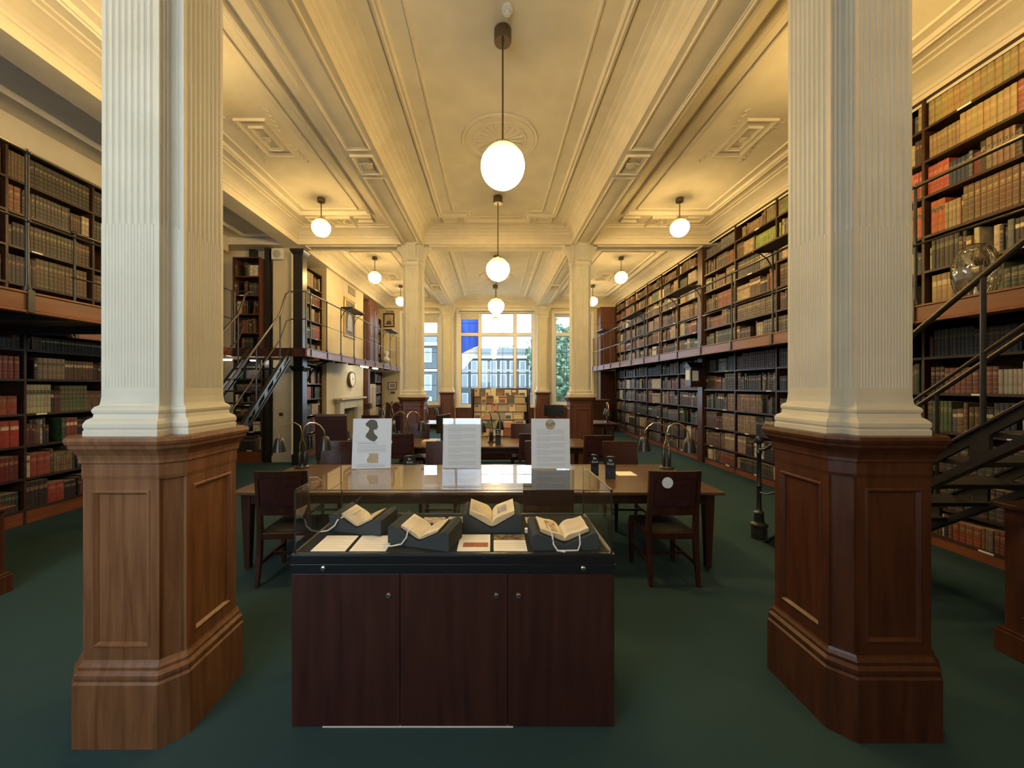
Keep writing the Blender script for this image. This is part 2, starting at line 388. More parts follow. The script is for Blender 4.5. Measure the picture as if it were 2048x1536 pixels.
def window(n, x0, x1, z0, z1, mull, trans, cols, rows):
    """mull: x fractions of thick mullions; trans: z of the thick transom; cols/rows thin bars between"""
    r = thing('window_%d' % n, None, None, ((x0+x1)/2, YW+.12, z0), kind='structure')
    f = B(); t = .09; y0, y1 = YW+.06, YW+.16
    f.box(x0, x1, y0, y1, z1-t, z1); f.box(x0, x1, y0, y1, z0, z0+t); f.box(x0, x0+t, y0, y1, z0+t, z1-t); f.box(x1-t, x1, y0, y1, z0+t, z1-t)
    for m in mull: f.box(m-.055, m+.055, y0, y1, z0+t, z1-t)
    f.box(x0+t, x1-t, y0-.005, y1-.01, trans-.06, trans+.06)
    put('frame', f, M['white'], r)
    a = B()  # architrave on the room side
    for px in (x0-.10, x1): a.box(px, px+.10, YW-.03, YW+.06, z0-.02, z1+.10)
    a.box(x0, x1, YW-.03, YW+.06, z1, z1+.10)
    put('architrave', a, M['white'], r, bevel=.006)
    put('sill', B().box(x0-.12, x1+.12, YW-.10, YW+.15, z0-.05, z0), M['white'], r, bevel=.006)
    g = B()
    edges = [x0+t]+[q for m in mull for q in (m-.055, m+.055)]+[x1-t]
    for k in range(0, len(edges), 2):
        a0, a1 = edges[k], edges[k+1]; c = cols[k//2]
        for zz0, zz1, rw in ((z0+t, trans-.06, rows[0]), (trans+.06, z1-t, rows[1])):
            w = .018
            g.box(a0, a0+w, y0+.03, y0+.06, zz0, zz1); g.box(a1-w, a1, y0+.03, y0+.06, zz0, zz1)
            g.box(a0, a1, y0+.03, y0+.06, zz0, zz0+w); g.box(a0, a1, y0+.03, y0+.06, zz1-w, zz1)
            for j in range(1, c): q = a0+(a1-a0)*j/c; g.box(q-.009, q+.009, y0+.035, y0+.055, zz0, zz1)
            for j in range(1, rw): q = zz0+(zz1-zz0)*j/rw; g.box(a0, a1, y0+.035, y0+.055, q-.009, q+.009)
    put('glazing_bars', g, M['iron'], r)
    put('pane', B().add([(x0+t,y0+.045,z0+t),(x1-t,y0+.045,z0+t),(x1-t,y0+.045,z1-t),(x0+t,y0+.045,z1-t)], [(0,1,2,3)]), M['pane'], r)
    bl = B().tube([(x0+.03, YW+.02, z1-.05), (x1-.03, YW+.02, z1-.05)], .035, 12)
    put('blind_roller', bl, M['blind'], r)
    return r
w2 = window(2, *WIN[1], (-.50, .88), 3.66, (1, 3, 1), (4, 2))
w1 = window(1, *WIN[0], (-2.78,), 3.66, (1, 1), (4, 1))
w3 = window(3, *WIN[2], (), 3.66, (3,), (4, 2))
put('blind', B().box(-1.20, -.53, YW+.015, YW+.02, 4.24, 4.50), M['blind'], w2)
put('blind', B().box(-2.72, -2.12, YW+.015, YW+.02, 4.1, 4.38), M['blind'], w1)

# beams
COLX = (-1.70, 1.89); BW = .22
BAYY = [(-1.0, 1.83), (2.23, 8.02), (8.42, 14.55)]
BAYX = [(-4.11, COLX[0]-BW), (COLX[0]+BW, COLX[1]-BW), (COLX[1]+BW, 4.60)]
tn = 0
def panel_frame(b, x0, x1, y0, y1, z, T=None, w=.035, h=.02):
    b.sweep(rect(x0, x1, y0, y1), [(0,z),(.004,z-h),(w*.45,z-h*1.1),(w*.6,z-h*.5),(w,z-h*.35),(w+.004,z)], T=T)
def shell_ornament(b, x, y, r, z, n=9):
    for k in range(n):
        a = PI*(k+.5)/n; p = [(x, y-r*.5, z-.012), (x+math.cos(a)*r*.55, y-r*.5+math.sin(a)*r*.7, z-.02), (x+math.cos(a)*r*.95, y-r*.5+math.sin(a)*r*1.25, z-.014)]
        b.tube(p, [r*.05, r*.10, r*.14], 6)
for cx in COLX:
    tn += 1
    b = B().box(cx-BW, cx+BW, YB, YW, ZS, ZC)
    for y0, y1 in BAYY:
        if y0 < 0: continue
        ym = (y0+y1)/2
        for a0, a1 in ((y0+.10, ym-.32), (ym+.32, y1-.10)):
            panel_frame(b, cx-BW+.06, cx+BW-.06, a0, a1, ZS)
        panel_frame(b, cx-.15, cx+.15, ym-.22, ym+.22, ZS, w=.05, h=.03)
        shell_ornament(b, cx, ym, .10, ZS)
    st('trim_%d' % tn, b, M['plaster'])
tn += 1
b = B()
for k, yc in enumerate((2.03, 8.22)):
    for x0, x1 in BAYX: b.box(x0, x1 if x1 < 4 else XR, yc-.2, yc+.2, ZS, ZC)
    for x0, x1 in BAYX: panel_frame(b, x0+.12, x1-.12, yc-.14, yc+.14, ZS, w=.03)
for x0, x1 in BAYX: b.box(x0 if x0 > -4 else XL, x1 if x1 < 4 else XR, 14.55, YW, ZS+.02, ZC)
st('trim_%d' % tn, b, M['plaster'])
tn += 1   # wide soffit over the left gallery
b = B().box(-4.45, -4.111, YB, 8.02, ZS, ZC-.002).box(XL, -4.111, 8.02, 9.55, ZS, ZC-.002).box(XL, -4.45, YB, 2.2, ZS, ZC-.002)
b.box(XL, -4.45, 2.2, 8.02, 4.79, ZC-.002)
b.box(-4.6, -4.111, 9.55, YW, ZS, ZC-.002)
b.sweep(rect(-5.22, -4.50, 2.35, 7.93), [(0,4.79),(.01,4.76),(.05,4.745),(.08,4.77),(.10,4.79)])
st('trim_%d' % tn, b, M['plaster'])
tn += 1
st('trim_%d' % tn, B().box(XL, -5.575, YB, 8.02, 4.48, 4.789), M['plaster'])
tn += 1   # frieze over the right bookcases
st('trim_%d' % tn, B().box(4.60, XR, YB, YW, 4.70, ZC-.002), M['plaster'])
# cornices and panel mouldings
CORN = [(.003,ZS+.001),(.003,4.76),(.015,4.765),(.02,4.80),(.055,4.82),(.075,4.86),(.125,4.885),(.15,4.905),(.20,4.915),(.20,4.94),(.25,4.945),(.26,ZC-.001)]
THICK = [(0,ZC-.001),(.008,4.925),(.035,4.915),(.05,4.93),(.075,4.922),(.095,4.945),(.10,ZC-.001)]
THIN = [(0,ZC-.001),(.006,4.94),(.028,4.935),(.035,ZC-.001)]
def notch(x0, x1, y0, y1, nx, ny):
    return [(x0,y0+ny),(x0+nx,y0+ny),(x0+nx,y0),(x1-nx,y0),(x1-nx,y0+ny),(x1,y0+ny),(x1,y1-ny),(x1-nx,y1-ny),(x1-nx,y1),(x0+nx,y1),(x0+nx,y1-ny),(x0,y1-ny)]
for bi, (y0, y1) in enumerate(BAYY):
    for xi, (x0, x1) in enumerate(BAYX):
        tn += 1; b = B()
        b.sweep(rect(x0, x1, y0, y1), CORN)
        if xi == 1:
            b.sweep(notch(x0+.42, x1-.42, y0+.38, y1-.38, .48, .24), THICK)
            b.sweep(notch(x0+.70, x1-.70, y0+.60, y1-.60, .38, .24), THIN)
            for sx in (x0+.64, x1-.64):
                for sy in (y0+.46, y1-.46): panel_frame(b, sx-.16, sx+.16, sy-.085, sy+.085, ZC, w=.035, h=.03)
        else:
            b.sweep(rect(x0+.38, x1-.38, y0+.72, y1-.72), THICK)
            b.sweep(rect(x0+.58, x1-.58, y0+.92, y1-.92), THIN)
            xm = (x0+x1)/2
            for sy in (y0+.50, y1-.50):
                for sx in (x0+.62, x1-.62): panel_frame(b, sx-.17, sx+.17, sy-.10, sy+.10, ZC, w=.03, h=.03)
                panel_frame(b, xm-.24, xm+.24, sy-.12, sy+.30, ZC, w=.04, h=.05)
                for k in range(7):
                    a = 2*PI*k/7; b.tube([(xm, sy+.1, ZC-.02), (xm+.06*math.cos(a), sy+.1+.06*math.sin(a), ZC-.04), (xm+.11*math.cos(a+.4), sy+.1+.11*math.sin(a+.4), ZC-.02)], [.008,.014,.006], 5)
        st('trim_%d' % tn, b, M['plaster'])
# ceiling roses
for bi, (y0, y1) in enumerate(BAYY[1:]):
    ym = (y0+y1)/2; xm = sum(BAYX[1])/2
    b = B()
    for R_, r_ in ((.50,.022),(.455,.012),(.36,.012)):
        b.tube([(xm+R_*math.cos(2*PI*k/48), ym+R_*math.sin(2*PI*k/48), ZC) for k in range(48)], r_, 6, closed=True)
    for k in range(20):
        a = 2*PI*k/20; c, s_ = math.cos(a), math.sin(a)
        b.tube([(xm+.06*c, ym+.06*s_, ZC), (xm+.20*c, ym+.20*s_, ZC-.005), (xm+.30*c, ym+.30*s_, ZC-.004), (xm+.34*c, ym+.34*s_, ZC+.004)], [.004,.012,.022,.012], 6)
        a += PI/20; c, s_ = math.cos(a), math.sin(a)
        b.tube([(xm+.10*c, ym+.10*s_, ZC), (xm+.29*c, ym+.29*s_, ZC)], [.003,.009], 5)
    b.sphere((xm, ym, ZC), .05, 16, 6, sq=.5)
    tag(put('ceiling_rose', b, M['plaster']), ('round scallop shell plaster rose on the ceiling behind the nearest globe lamp', 'round plaster rose on the ceiling of the bay next to the windows')[bi], 'ceiling rose', 'round plaster ceiling roses')
for bi, (y0, y1) in enumerate(BAYY[1:]):
    for xi in (0, 2):
        x0, x1 = BAYX[xi]; ym = (y0+y1)/2-.05; xm = (x0+x1)/2
        b = B(); s_ = 1 if xi == 0 else -1
        panel_frame(b, xm-.20, xm+.20, ym-.38, ym+.38, ZC, w=.04, h=.03)
        panel_frame(b, xm-.10, xm+.10, ym-.24, ym+.24, ZC, w=.03, h=.03)
        shell_ornament(b, xm, ym, .07, ZC)
        for sx, sy in ((-1,-1),(1,-1),(-1,1),(1,1)):
            for k in range(5):
                b.tube([(xm+sx*(.22+.02*k), ym+sy*(.12+.09*k), ZC-.004), (xm+sx*(.26+.015*k), ym+sy*(.15+.09*k), ZC-.012), (xm+sx*(.235+.01*k), ym+sy*(.19+.09*k), ZC-.004)], [.004,.008,.004], 5)
        side = 'left' if xi == 0 else 'right'
        tag(put('ceiling_panel', b, M['plaster']), 'raised rectangular plaster panel with leafy border on the %s side ceiling, %s' % (side, ('near bay','bay by windows')[bi]), 'ceiling panel', 'plaster panels of the side ceilings')

# ------------------------------------------------------------------ columns
def oct8(a, c, z): 
    return [(-a+c,-a,z),(a-c,-a,z),(a,-a+c,z),(a,a-c,z),(a-c,a,z),(-a+c,a,z),(-a,a-c,z),(-a,-a+c,z)]
def notch12(a, c, z):
    return [(-a+c,-a,z),(a-c,-a,z),(a-c,-a+c,z),(a,-a+c,z),(a,a-c,z),(a-c,a-c,z),(a-c,a,z),(-a+c,a,z),(-a+c,a-c,z),(-a,a-c,z),(-a,-a+c,z),(-a+c,-a+c,z)]
def fluted(a, c, z, n, d, sub, cd=.006):
    out = []
    P = notch12(a, c, z)
    for i in range(12):
        p = Vector(P[i]); q = Vector(P[(i+1)%12]); t = (q-p); L_ = t.length; t.normalize(); nin = Vector((-t.y, t.x, 0))
        out.append(p)
        nn = n if i % 3 == 0 else 2
        mg = .016 if i % 3 == 0 else .010
        wid = (L_-2*mg)/nn; gap = wid*.16
        for k in range(nn):
            s0 = mg+k*wid+gap/2; ww = wid-gap
            for j in range(sub+1):
                u = j/sub; out.append(p+t*(s0+ww*u)+nin*((d if i%3==0 else cd)*math.sin(PI*u)))
    return [tuple(v) for v in out]
def make_column():
    r = thing('column', 'x', 'column', (0,0,0))
    g = B().loft([oct8(0.276,0.081,z) for z in (0,.29)]+[oct8(0.268,0.079,.30), oct8(0.272,0.080,.315), oct8(0.272,0.080,.33), oct8(0.260,0.076,.345), oct8(0.260,0.076,.36), oct8(0.250,0.071,.375), oct8(0.245,0.069,.385)])
    put('plinth', g, M['oakp'], r, world=False)
    bd = B().loft([oct8(0.235,0.069,.38), oct8(0.235,0.069,1.24)])
    # raised framing and panel mouldings on the four faces, fillets on the chamfers
    for k in range(4):
        T = Matrix.Rotation(k*PI/2, 4, 'Z')
        fw = .170; y = -.2455
        for x0, x1, z0, z1 in ((-fw-.006,-fw+.035,.385,1.23),(fw-.035,fw+.006,.385,1.23),(-fw+.035,fw-.035,1.17,1.23),(-fw+.035,fw-.035,.385,.44)):
            bd.box(x0, x1, y, -.233, z0, z1, T=T)
        bd.sweep(rect(-fw+.035, fw-.035, .44, 1.17), [(0,0),(.004,.004),(.012,.005),(.020,-.004),(.024,-.009)], T=T @ Matrix.Translation((0,y,0)) @ Matrix.Rotation(PI/2, 4, 'X'))
    put('pedestal', bd, M['oakp'], r, world=False)
    cp = B().loft([oct8(a*1.04,c*1.04,z) for a,c,z in ((.238,.068,1.22),(.240,.068,1.235),(.240,.068,1.29),(.248,.070,1.295),(.248,.070,1.31),(.252,.072,1.33),(.264,.078,1.35),(.276,.082,1.365),(.278,.082,1.38),(.284,.084,1.385),(.288,.085,1.40),(.284,.085,1.415),(.25,.08,1.418))])
    put('pedestal_cap', cp, M['oakp'], r, world=False)
    bs = B().loft([notch12(a,c,z) for a,c,z in ((.252,.080,1.418),(.252,.080,1.442),(.247,.08,1.446),(.252,.08,1.458),(.252,.08,1.474),(.245,.078,1.486),(.226,.072,1.498),(.222,.070,1.518),(.226,.07,1.524),(.228,.07,1.536),(.222,.07,1.548),(.208,.066,1.556),(.204,.064,1.568),(.201,.064,1.60))])
    put('shaft_base', bs, M['colp'], r, world=False)
    sh = B()
    sh.loft([notch12(.201,.064,z) for z in (1.598,1.64)])
    lo = fluted(.201,.064,0,8,.003,3)
    sh.loft([[(x,y,z) for x,y,_ in fluted(.201,.064,0,16,.0035,3,.002)] for z in (1.64, 2.42)])
    sh.loft([[(x,y,z) for x,y,_ in fluted(.200,.064,0,8,.0075,5)] for z in (2.42, 4.22)])
    put('shaft', sh, M['colp'], r, world=False)
    ca = B().loft([notch12(a,c,z) for a,c,z in ((.201,.064,4.20),(.212,.066,4.205),(.212,.066,4.225),(.203,.064,4.235),(.203,.064,4.29),(.216,.066,4.295),(.216,.066,4.315),(.204,.064,4.33),(.206,.064,4.52),(.222,.066,4.56),(.235,.068,4.60),(.235,.068,ZS))])
    for k in range(4):
        T = Matrix.Rotation(k*PI/2, 4, 'Z')
        pr = [(-.07, -.20, 4.30)]
        # scrolled console bracket on each face
        pts = [(0,-.195,4.28),(0,-.235,4.30),(0,-.225,4.35),(0,-.235,4.42),(0,-.275,4.50),(0,-.32,4.56),(0,-.335,4.60),(0,-.32,ZS),(0,-.195,ZS)]
        ca.prism([(p[0]-.085,p[1],p[2]) for p in pts], (.17,0,0), T=T)
        for dx in (-.055, -.018, .018, .055):
            ca.tube([(dx,-.237,4.31),(dx,-.228,4.36),(dx,-.240,4.43),(dx,-.282,4.51),(dx,-.325,4.57)], .009, 6, T=T)
        ca.tube([(-.09,-.325,4.60),(.09,-.325,4.60)], .026, 10, T=T)
    put('capital', ca, M['colp'], r, world=False)
    return r
col0 = make_column(); col0.location = (COLX[0]-.015, 2.0, 0)
tag(col0, 'large fluted column on oak panelled pedestal, nearest on the left of the display case', 'column', 'fluted columns on wooden pedestals')
CL = [((COLX[1]-.005, 2.03, 0), 'large fluted column on dark mahogany pedestal, nearest on the right of the display case', 1),
      ((COLX[0], 8.22, 0), 'fluted column on wooden pedestal standing mid-room, left of the leaflet rack', 2),
      ((COLX[1], 8.22, 0), 'fluted column on wooden pedestal standing mid-room, right of the leaflet rack', 2),
      ((COLX[0], 14.38, 0), 'slim far column between the narrow left window and the wide window', 3),
      ((COLX[1], 14.38, 0), 'slim far column between the wide window and the narrow right window', 3)]
for loc, lb, kk in CL:
    c = dup(col0, loc, 0, lb)
    if True:
        for ch in c.children:
            if ch.data.materials[0] == M['oakp']:
                ch.data = ch.data.copy(); ch.data.materials[0] = M['mahog'] if kk == 1 else M['redwood']

# ------------------------------------------------------------------ pendant lamps
def make_pendant(R, drop, canopy_r, canopy_h):
    r = thing('pendant_lamp', 'x', 'lamp')
    zt = ZC-.0
    put('canopy', B().lathe([(canopy_r*.93,0),(canopy_r,-.01),(canopy_r,-canopy_h+.01),(canopy_r*.95,-canopy_h),(.012,-canopy_h)], (0,0,0), 28), M['bronze'], r, world=False)
    put('rod', B().tube([(0,0,-canopy_h+.005),(0,0,-drop+R*.98)], .009, 10), M['bronze'], r, world=False)
    put('gallery_ring', B().lathe([(.012,.035),(.03,.03),(R*.42,.012),(R*.46,0),(R*.44,-.02),(.012,-.01)], (0,0,-drop+R*.94), 24), M['brass'], r, world=False)
    a = .42
    put('globe', B().sphere((0,0,-drop), R, 40, 20, a0=-PI/2, a1=a), M['globe'], r, world=False)
    put('globe_crown', B().sphere((0,0,-drop), R, 40, 8, a0=a, a1=PI/2-.3), M['gtop'], r, world=False)
    return r
xn = .095
big = make_pendant(.202, ZC-3.69, .08, .12)
NAVE = [(3.53, 'largest glowing globe pendant, hanging nearest over the display case'), (6.65, 'second glowing globe pendant along the middle aisle'),
        (9.70, 'third glowing globe pendant along the middle aisle, against the window head'), (12.45, 'farthest globe pendant of the middle aisle, before the wide window')]
for i, (y, lb) in enumerate(NAVE):
    o = big if i == 0 else dup(big, (0,0,0))
    o.location = (xn, y, ZC); tag(o, lb, 'lamp', 'globe pendants down the middle aisle')
sm = make_pendant(.155, ZC-4.44, .065, .07)
first = True
for sx, nm in ((-3.02, 'left'), (3.30, 'right')):
    for j, y in enumerate((.2, 3.45, 6.70, 9.75, 12.5)):
        if not first: o = dup(sm, (0,0,0))
        else: o = sm; first = False
        o.location = (sx, y, ZC)
        pos = {0:'behind the viewpoint', 1:'hidden behind the near column', 2:'the largest in view there', 3:'second in view there', 4:'the farthest, beside the column'}[j]
        tag(o, 'small globe pendant over the %s side aisle, %s' % (nm, pos), 'lamp', 'globe pendants over the side aisles')
b = B().lathe([(.045,0),(.05,-.02),(.05,-.035),(.02,-.04),(.018,-.06),(.03,-.065),(.004,-.07)], (.13, 3.32, ZC), 20)
tag(put('smoke_detector', b, M['white']), 'small round detector on the ceiling above the nearest pendant canopy', 'detector')

# ------------------------------------------------------------------ galleries
GZ = 2.37; RZ = 3.46
def gallery(label, s, xe, xw, y0, y1, posts, rests, group, deck_extra=()):
    """s=+1: wall at greater x.  xe is the nave edge."""
    g = thing('gallery', label, 'gallery', (xe, y0, GZ-.16), group=group)
    x0, x1 = min(xe, xw), max(xe, xw)
    d = B().box(x0+(.03 if s>0 else 0), x1-(.03 if s<0 else 0), y0, y1, GZ-.05, GZ-.005)
    for e in deck_extra: d.box(*e, GZ-.05, GZ-.005)
    n = int((y1-y0)/.9)
    for k in range(n+1):
        yy = y0+.05+k*(y1-y0-.1)/n; d.box(x0+.04, x1-.04, yy-.02, yy+.02, GZ-.12, GZ-.05)
    put('deck', d, M['iron'], g)
    f = B().box(xe-.02, xe+.02, y0, y1, GZ-.135, GZ-.01)
    f.box(xe-.032, xe+.032, y0, y1, GZ-.01, GZ+.008); f.box(xe-.03, xe+.03, y0, y1, GZ-.155, GZ-.135)
    put('fascia', f, M['fascia'], g, bevel=.004)
    for py in posts:
        p = B().tube([(xe,py,GZ-.16),(xe,py,RZ)], .013, 10)
        p.box(xe-.036, xe+.036, py-.022, py+.022, GZ-.15, GZ+.02)
        p.lathe([(.026,0),(.028,.03),(.018,.05),(.014,.07)], (xe,py,GZ), 12); p.sphere((xe,py,GZ+.56), .022, 10, 6); p.sphere((xe,py,RZ), .024, 10, 6)
        put('post', p, M['iron'], g)
    put('top_rail', B().tube([(xe,y0+.02,RZ),(xe,y1-.02,RZ)], .016, 10), M['steel'], g)
    put('mid_rail', B().tube([(xe,y0+.02,GZ+.56),(xe,y1-.02,GZ+.56)], .010, 8), M['steel'], g)
    for a, c in rests:
        xa, xb = xe, xe-s*.28
        b_ = B().box(min(xa,xb), max(xa,xb), a, c, RZ+.03, RZ+.055)
        b_.box(min(xa,xb), max(xa,xb), a, a+.02, RZ+.015, RZ+.03); b_.box(min(xa,xb), max(xa,xb), c-.02, c, RZ+.015, RZ+.03)
        rs = put('book_rest', b_, M['shelf'], g, bevel=.004)
        for yy in (a, c):
            q = B().tube([(xe, yy, RZ-.28), (xe-s*.02, yy, RZ-.16), (xe-s*.08, yy, RZ-.06), (xe-s*.17, yy, RZ+.005), (xe-s*.26, yy, RZ+.03)], .009, 6)
            q.tube([(xe, yy, RZ), (xe, yy, RZ+.03)], .012, 6)
            put('bracket', q, M['iron'], rs)
    return g
pr = [1.75+.88*k for k in range(-3, 15)]
gr = gallery('black iron gallery with wooden edge running along the whole right wall of bookcases', 1, 3.85, 4.535, -1.0, 14.6,
        [.85, 1.72, 2.59, 3.46, 4.35, 5.22, 6.11, 7.0, 7.89, 8.75, 9.62, 10.5, 11.45, 12.35, 13.1, 13.9, 14.5],
        [(4.35,5.22),(7.0,7.89),(9.62,10.5),(12.35,13.1)], 'iron galleries')
gl = gallery('iron gallery over the nearest left bookcases, cut by the big column', -1, -3.60, -5.56, -1.0, 4.45, [1.2, 2.05, 2.94, 3.7, 4.4], [], 'iron galleries')
gf = gallery('iron gallery past the iron staircase, over the fireplace on the left', -1, -3.57, -4.19, 7.27, 14.6,
        [7.45, 8.19, 8.95, 9.8, 10.62, 11.5, 12.4, 13.25, 14.1], [(8.95,9.8),(12.4,13.25)], 'iron galleries', deck_extra=((-5.56, -4.20, 7.27, 8.03),))
# walkway with railing behind the staircase (left wall)
gw = gallery('narrow iron walkway along the left wall behind the staircase', -1, -4.95, -5.56, 4.45, 7.235, [4.5, 5.4, 6.3, 7.22], [], 'iron galleries')
f = B().box(-4.93, -3.60, 7.24, 7.28, GZ-.155, GZ+.008)
put('landing_edge', f, M['dwood'], gf)
b = B()
for a, c in ((-4.93, -4.66), (-3.84, -3.57)):
    for z in (RZ, GZ+.56): b.tube([(a,7.27,z),(c,7.27,z)], .012, 8)
    b.tube([(a if a < -4.7 else c-.0,7.27,GZ),(a if a < -4.7 else c,7.27,RZ)], .013, 8)
put('landing_rail', b, M['steel'], gf)
# curved support bracket under the far gallery
b = B()
pts = [(-4.2,8.62,1.75),(-4.12,8.62,1.95),(-3.95,8.62,2.12),(-3.75,8.62,2.2),(-3.62,8.62,2.22)]
b.tube(pts, .022, 8); b.box(-4.2,-3.6,8.60,8.64,2.19,2.22)
put('bracket', b, M['iron'], gf)

# ------------------------------------------------------------------ staircases
def stair(label, x0, x1, ybot, ytop, up, near, steps, newel, group):
    """straight iron stair between x0 and x1; up = +1 climbs away from the camera, -1 towards it"""
    r = thing('iron_staircase', label, 'staircase', ((x0+x1)/2, ybot, 0), group=group)
    z1 = GZ; L_ = abs(ytop-ybot); sl = z1/L_
    Z = lambda y: (y-ybot)*up*sl
    t = .22
    for x in (x0, x1):
        b = B()
        ya, yb2 = ybot+up*t/sl, ytop
        b.prism([(x-.012, ybot, 0), (x-.012, ya, Z(ya)-.02), (x-.012, ya, 0)], (.024,0,0))
        q4 = lambda u, v, d0, d1: b.prism([(x-.012, u, Z(u)-.02-d0), (x-.012, v, Z(v)-.02-d0), (x-.012, v, Z(v)-.02-d1), (x-.012, u, Z(u)-.02-d1)], (.024,0,0))
        q4(ya, yb2, 0, .065); q4(ya, yb2, t-.065, t)
        ns = 9
        for k in range(ns+1):
            u = ya+(yb2-ya)*k/ns; q4(max(min(u-.045, max(ya,yb2)), min(ya,yb2)), max(min(u+.045, max(ya,yb2)), min(ya,yb2)), .065, t-.065)
        # top and bottom flanges
        for dz in (0, -t):
            ya = ybot if dz == 0 else ybot+up*t/sl
            b.prism([(x-.03, ya, Z(ya)+dz-.008), (x-.03, ytop, z1-.02+dz-.008), (x-.03, ytop, z1-.02+dz+.008), (x-.03, ya, Z(ya)+dz+.008)], (.06,0,0))
        put('stringer', b, M['iron'], r)
        # handrail with eased ends
        h = .86
        e = ybot-up*.10
        pts = [(x, e, h+.10), (x, e+up*.10, h+.12), (x, e+up*.22, h+.20), (x, ybot+up*.4, Z(ybot+up*.4)+h+.02)]
        pts += [(x, ybot+up*(L_*k/8), Z(ybot+up*(L_*k/8))+h+.02) for k in range(2, 8)]
        pts += [(x, ytop-up*.12, RZ-.10), (x, ytop, RZ-.02), (x, ytop+up*.12, RZ)]
        put('handrail', B().tube(pts, .018, 10), M['steel'], r)
        m = .42
        pts = [(x, e, m+.08), (x, e+up*.12, m+.09), (x, ybot+up*.3, Z(ybot+up*.3)+m-.02)] + [(x, ybot+up*(L_*k/8), Z(ybot+up*(L_*k/8))+m) for k in range(2, 8)] + [(x, ytop-up*.1, GZ+.50), (x, ytop+up*.1, GZ+.56)]
        put('mid_rail', B().tube(pts, .011, 8), M['steel'], r)
        for k in (2.4, 4.8, 7.0):
            y = ybot+up*L_*k/8
            put('baluster', B().tube([(x, y, Z(y)-.05), (x, y, Z(y)+h+.02)], .013, 8), M['iron'], r)
        n = B().lathe([(.05,0),(.075,.005),(.075,.13),(.085,.14),(.085,.16),(.05,.18),(.045,.27),(.05,.28),(.03,.30),(.024,.32),(.022,.55),(.03,.57),(.022,.59),(.022,h+.05),(.034,h+.07),(.024,h+.09),(.022,h+.16),(.03,h+.17),(.040,h+.20),(.030,h+.235),(.006,h+.25)], (x, e, 0), 16)
        put('newel_post', n, M['iron'], r)
    for k in range(1, steps):
        z = z1*k/steps; y = ybot+up*L_*k/steps
        b = B().box(x0+.012, x1-.012, min(y, y+up*.23), max(y, y+up*.23), z-.03, z)
        put('tread', b, M['iron'], r, bevel=.003)
    return r
stair('black iron staircase rising towards the viewer beside the near right column', 2.89, 3.66, 4.02, 1.05, -1, True, 12, True, 'iron staircases')
b = B().box(2.88, 3.83, .1, 1.05, GZ-.06, GZ-.005)
put('landing', b, M['iron'], gr)
sl_ = stair('black iron staircase climbing to the left gallery beside the white pier', -4.62, -3.86, 4.70, 7.22, 1, False, 12, True, 'iron staircases')

# ------------------------------------------------------------------ left cross wall, pier, iron columns
b = B().box(XL, -4.30, 8.42, 8.55, 0, ZS); st('wall_alcove', b, M['wallp'])
b = B().box(-4.76, -4.36, 8.24, 8.42, 0, ZS); b.box(-4.78,-4.34,8.22,8.24,0,.14); st('trim_20', b, M['wallp'])
# chimney-breast wall
b = B().box(-4.85, -4.20, 9.62, 12.35, GZ, ZS); b.box(-4.85, -4.20, 9.62, 10.45, 0, GZ); b.box(-4.85,-4.20,11.55,12.35,0,GZ); b.box(-4.85,-4.20,10.45,11.55,1.08,GZ)
b.box(-4.85,-4.6,10.45,11.55,0,1.08)
st('wall_chimney', b, M['wallp'])
def iron_col(x, y, lb):
    b = B().box(x-.12, x+.12, y-.12, y+.12, 0, .22); b.box(x-.10, x+.10, y-.10, y+.10, .22, 4.52)
    for z in (1.95, 4.40): b.loft([[(x-a,y-a,z+h),(x+a,y-a,z+h),(x+a,y+a,z+h),(x-a,y+a,z+h)] for a,h in ((.10,0),(.13,.05),(.15,.09),(.15,.12))])
    return tag(put('iron_column', b, M['iron'], bevel=.006), lb, 'column', 'black iron supports of the gallery')
iron_col(-4.08, 8.06, 'black square iron column beside the white pier with the speaker')
b = B().box(-4.90, -4.80, 8.16, 8.24, 0, ZS-.02); tag(put('iron_post', b, M['iron']), 'slim black iron post between the stair bookcase and the white pier', 'post')
b = B().box(-5.32,-5.18,8.30,8.40,4.42,ZS-.005); tag(put('iron_bracket', b, M['iron']), 'short black iron stub above the wooden case on the gallery', 'bracket')
b = B().box(-4.06,-3.94,9.66,9.80,4.25,4.62); 

# speaker, plates
r = thing('wall_speaker', 'square white wall speaker with round grille high on the white pier', 'speaker', (-4.62, 8.2, 4.42))
put('housing', B().box(-4.74,-4.50,8.14,8.235,4.37,4.60), M['white'], r, bevel=.008)
put('grille', B().lathe([(.085,0),(.085,-.006),(.07,-.014),(.002,-.016)], (-4.62,8.14,4.485), 24, axis='y'), M['speaker'], r)
b = B().box(-4.66,-4.52,8.22,8.238,2.42,2.50); 
tag(put('socket_plate', b, M['white'], bevel=.003), 'white double socket low on the pier above the gallery floor', 'socket')
b = B().box(-4.62,-4.54,8.22,8.238,1.0,1.07); tag(put('switch_plate', b, M['bronze'], bevel=.003), 'small brass switch plate on the pier below the gallery', 'switch')
b = B().box(-4.62,-4.52,8.14,8.238,1.98,2.12); tag(put('junction_box', b, M['white'], bevel=.006), 'small white box on the pier just under the gallery', 'box')
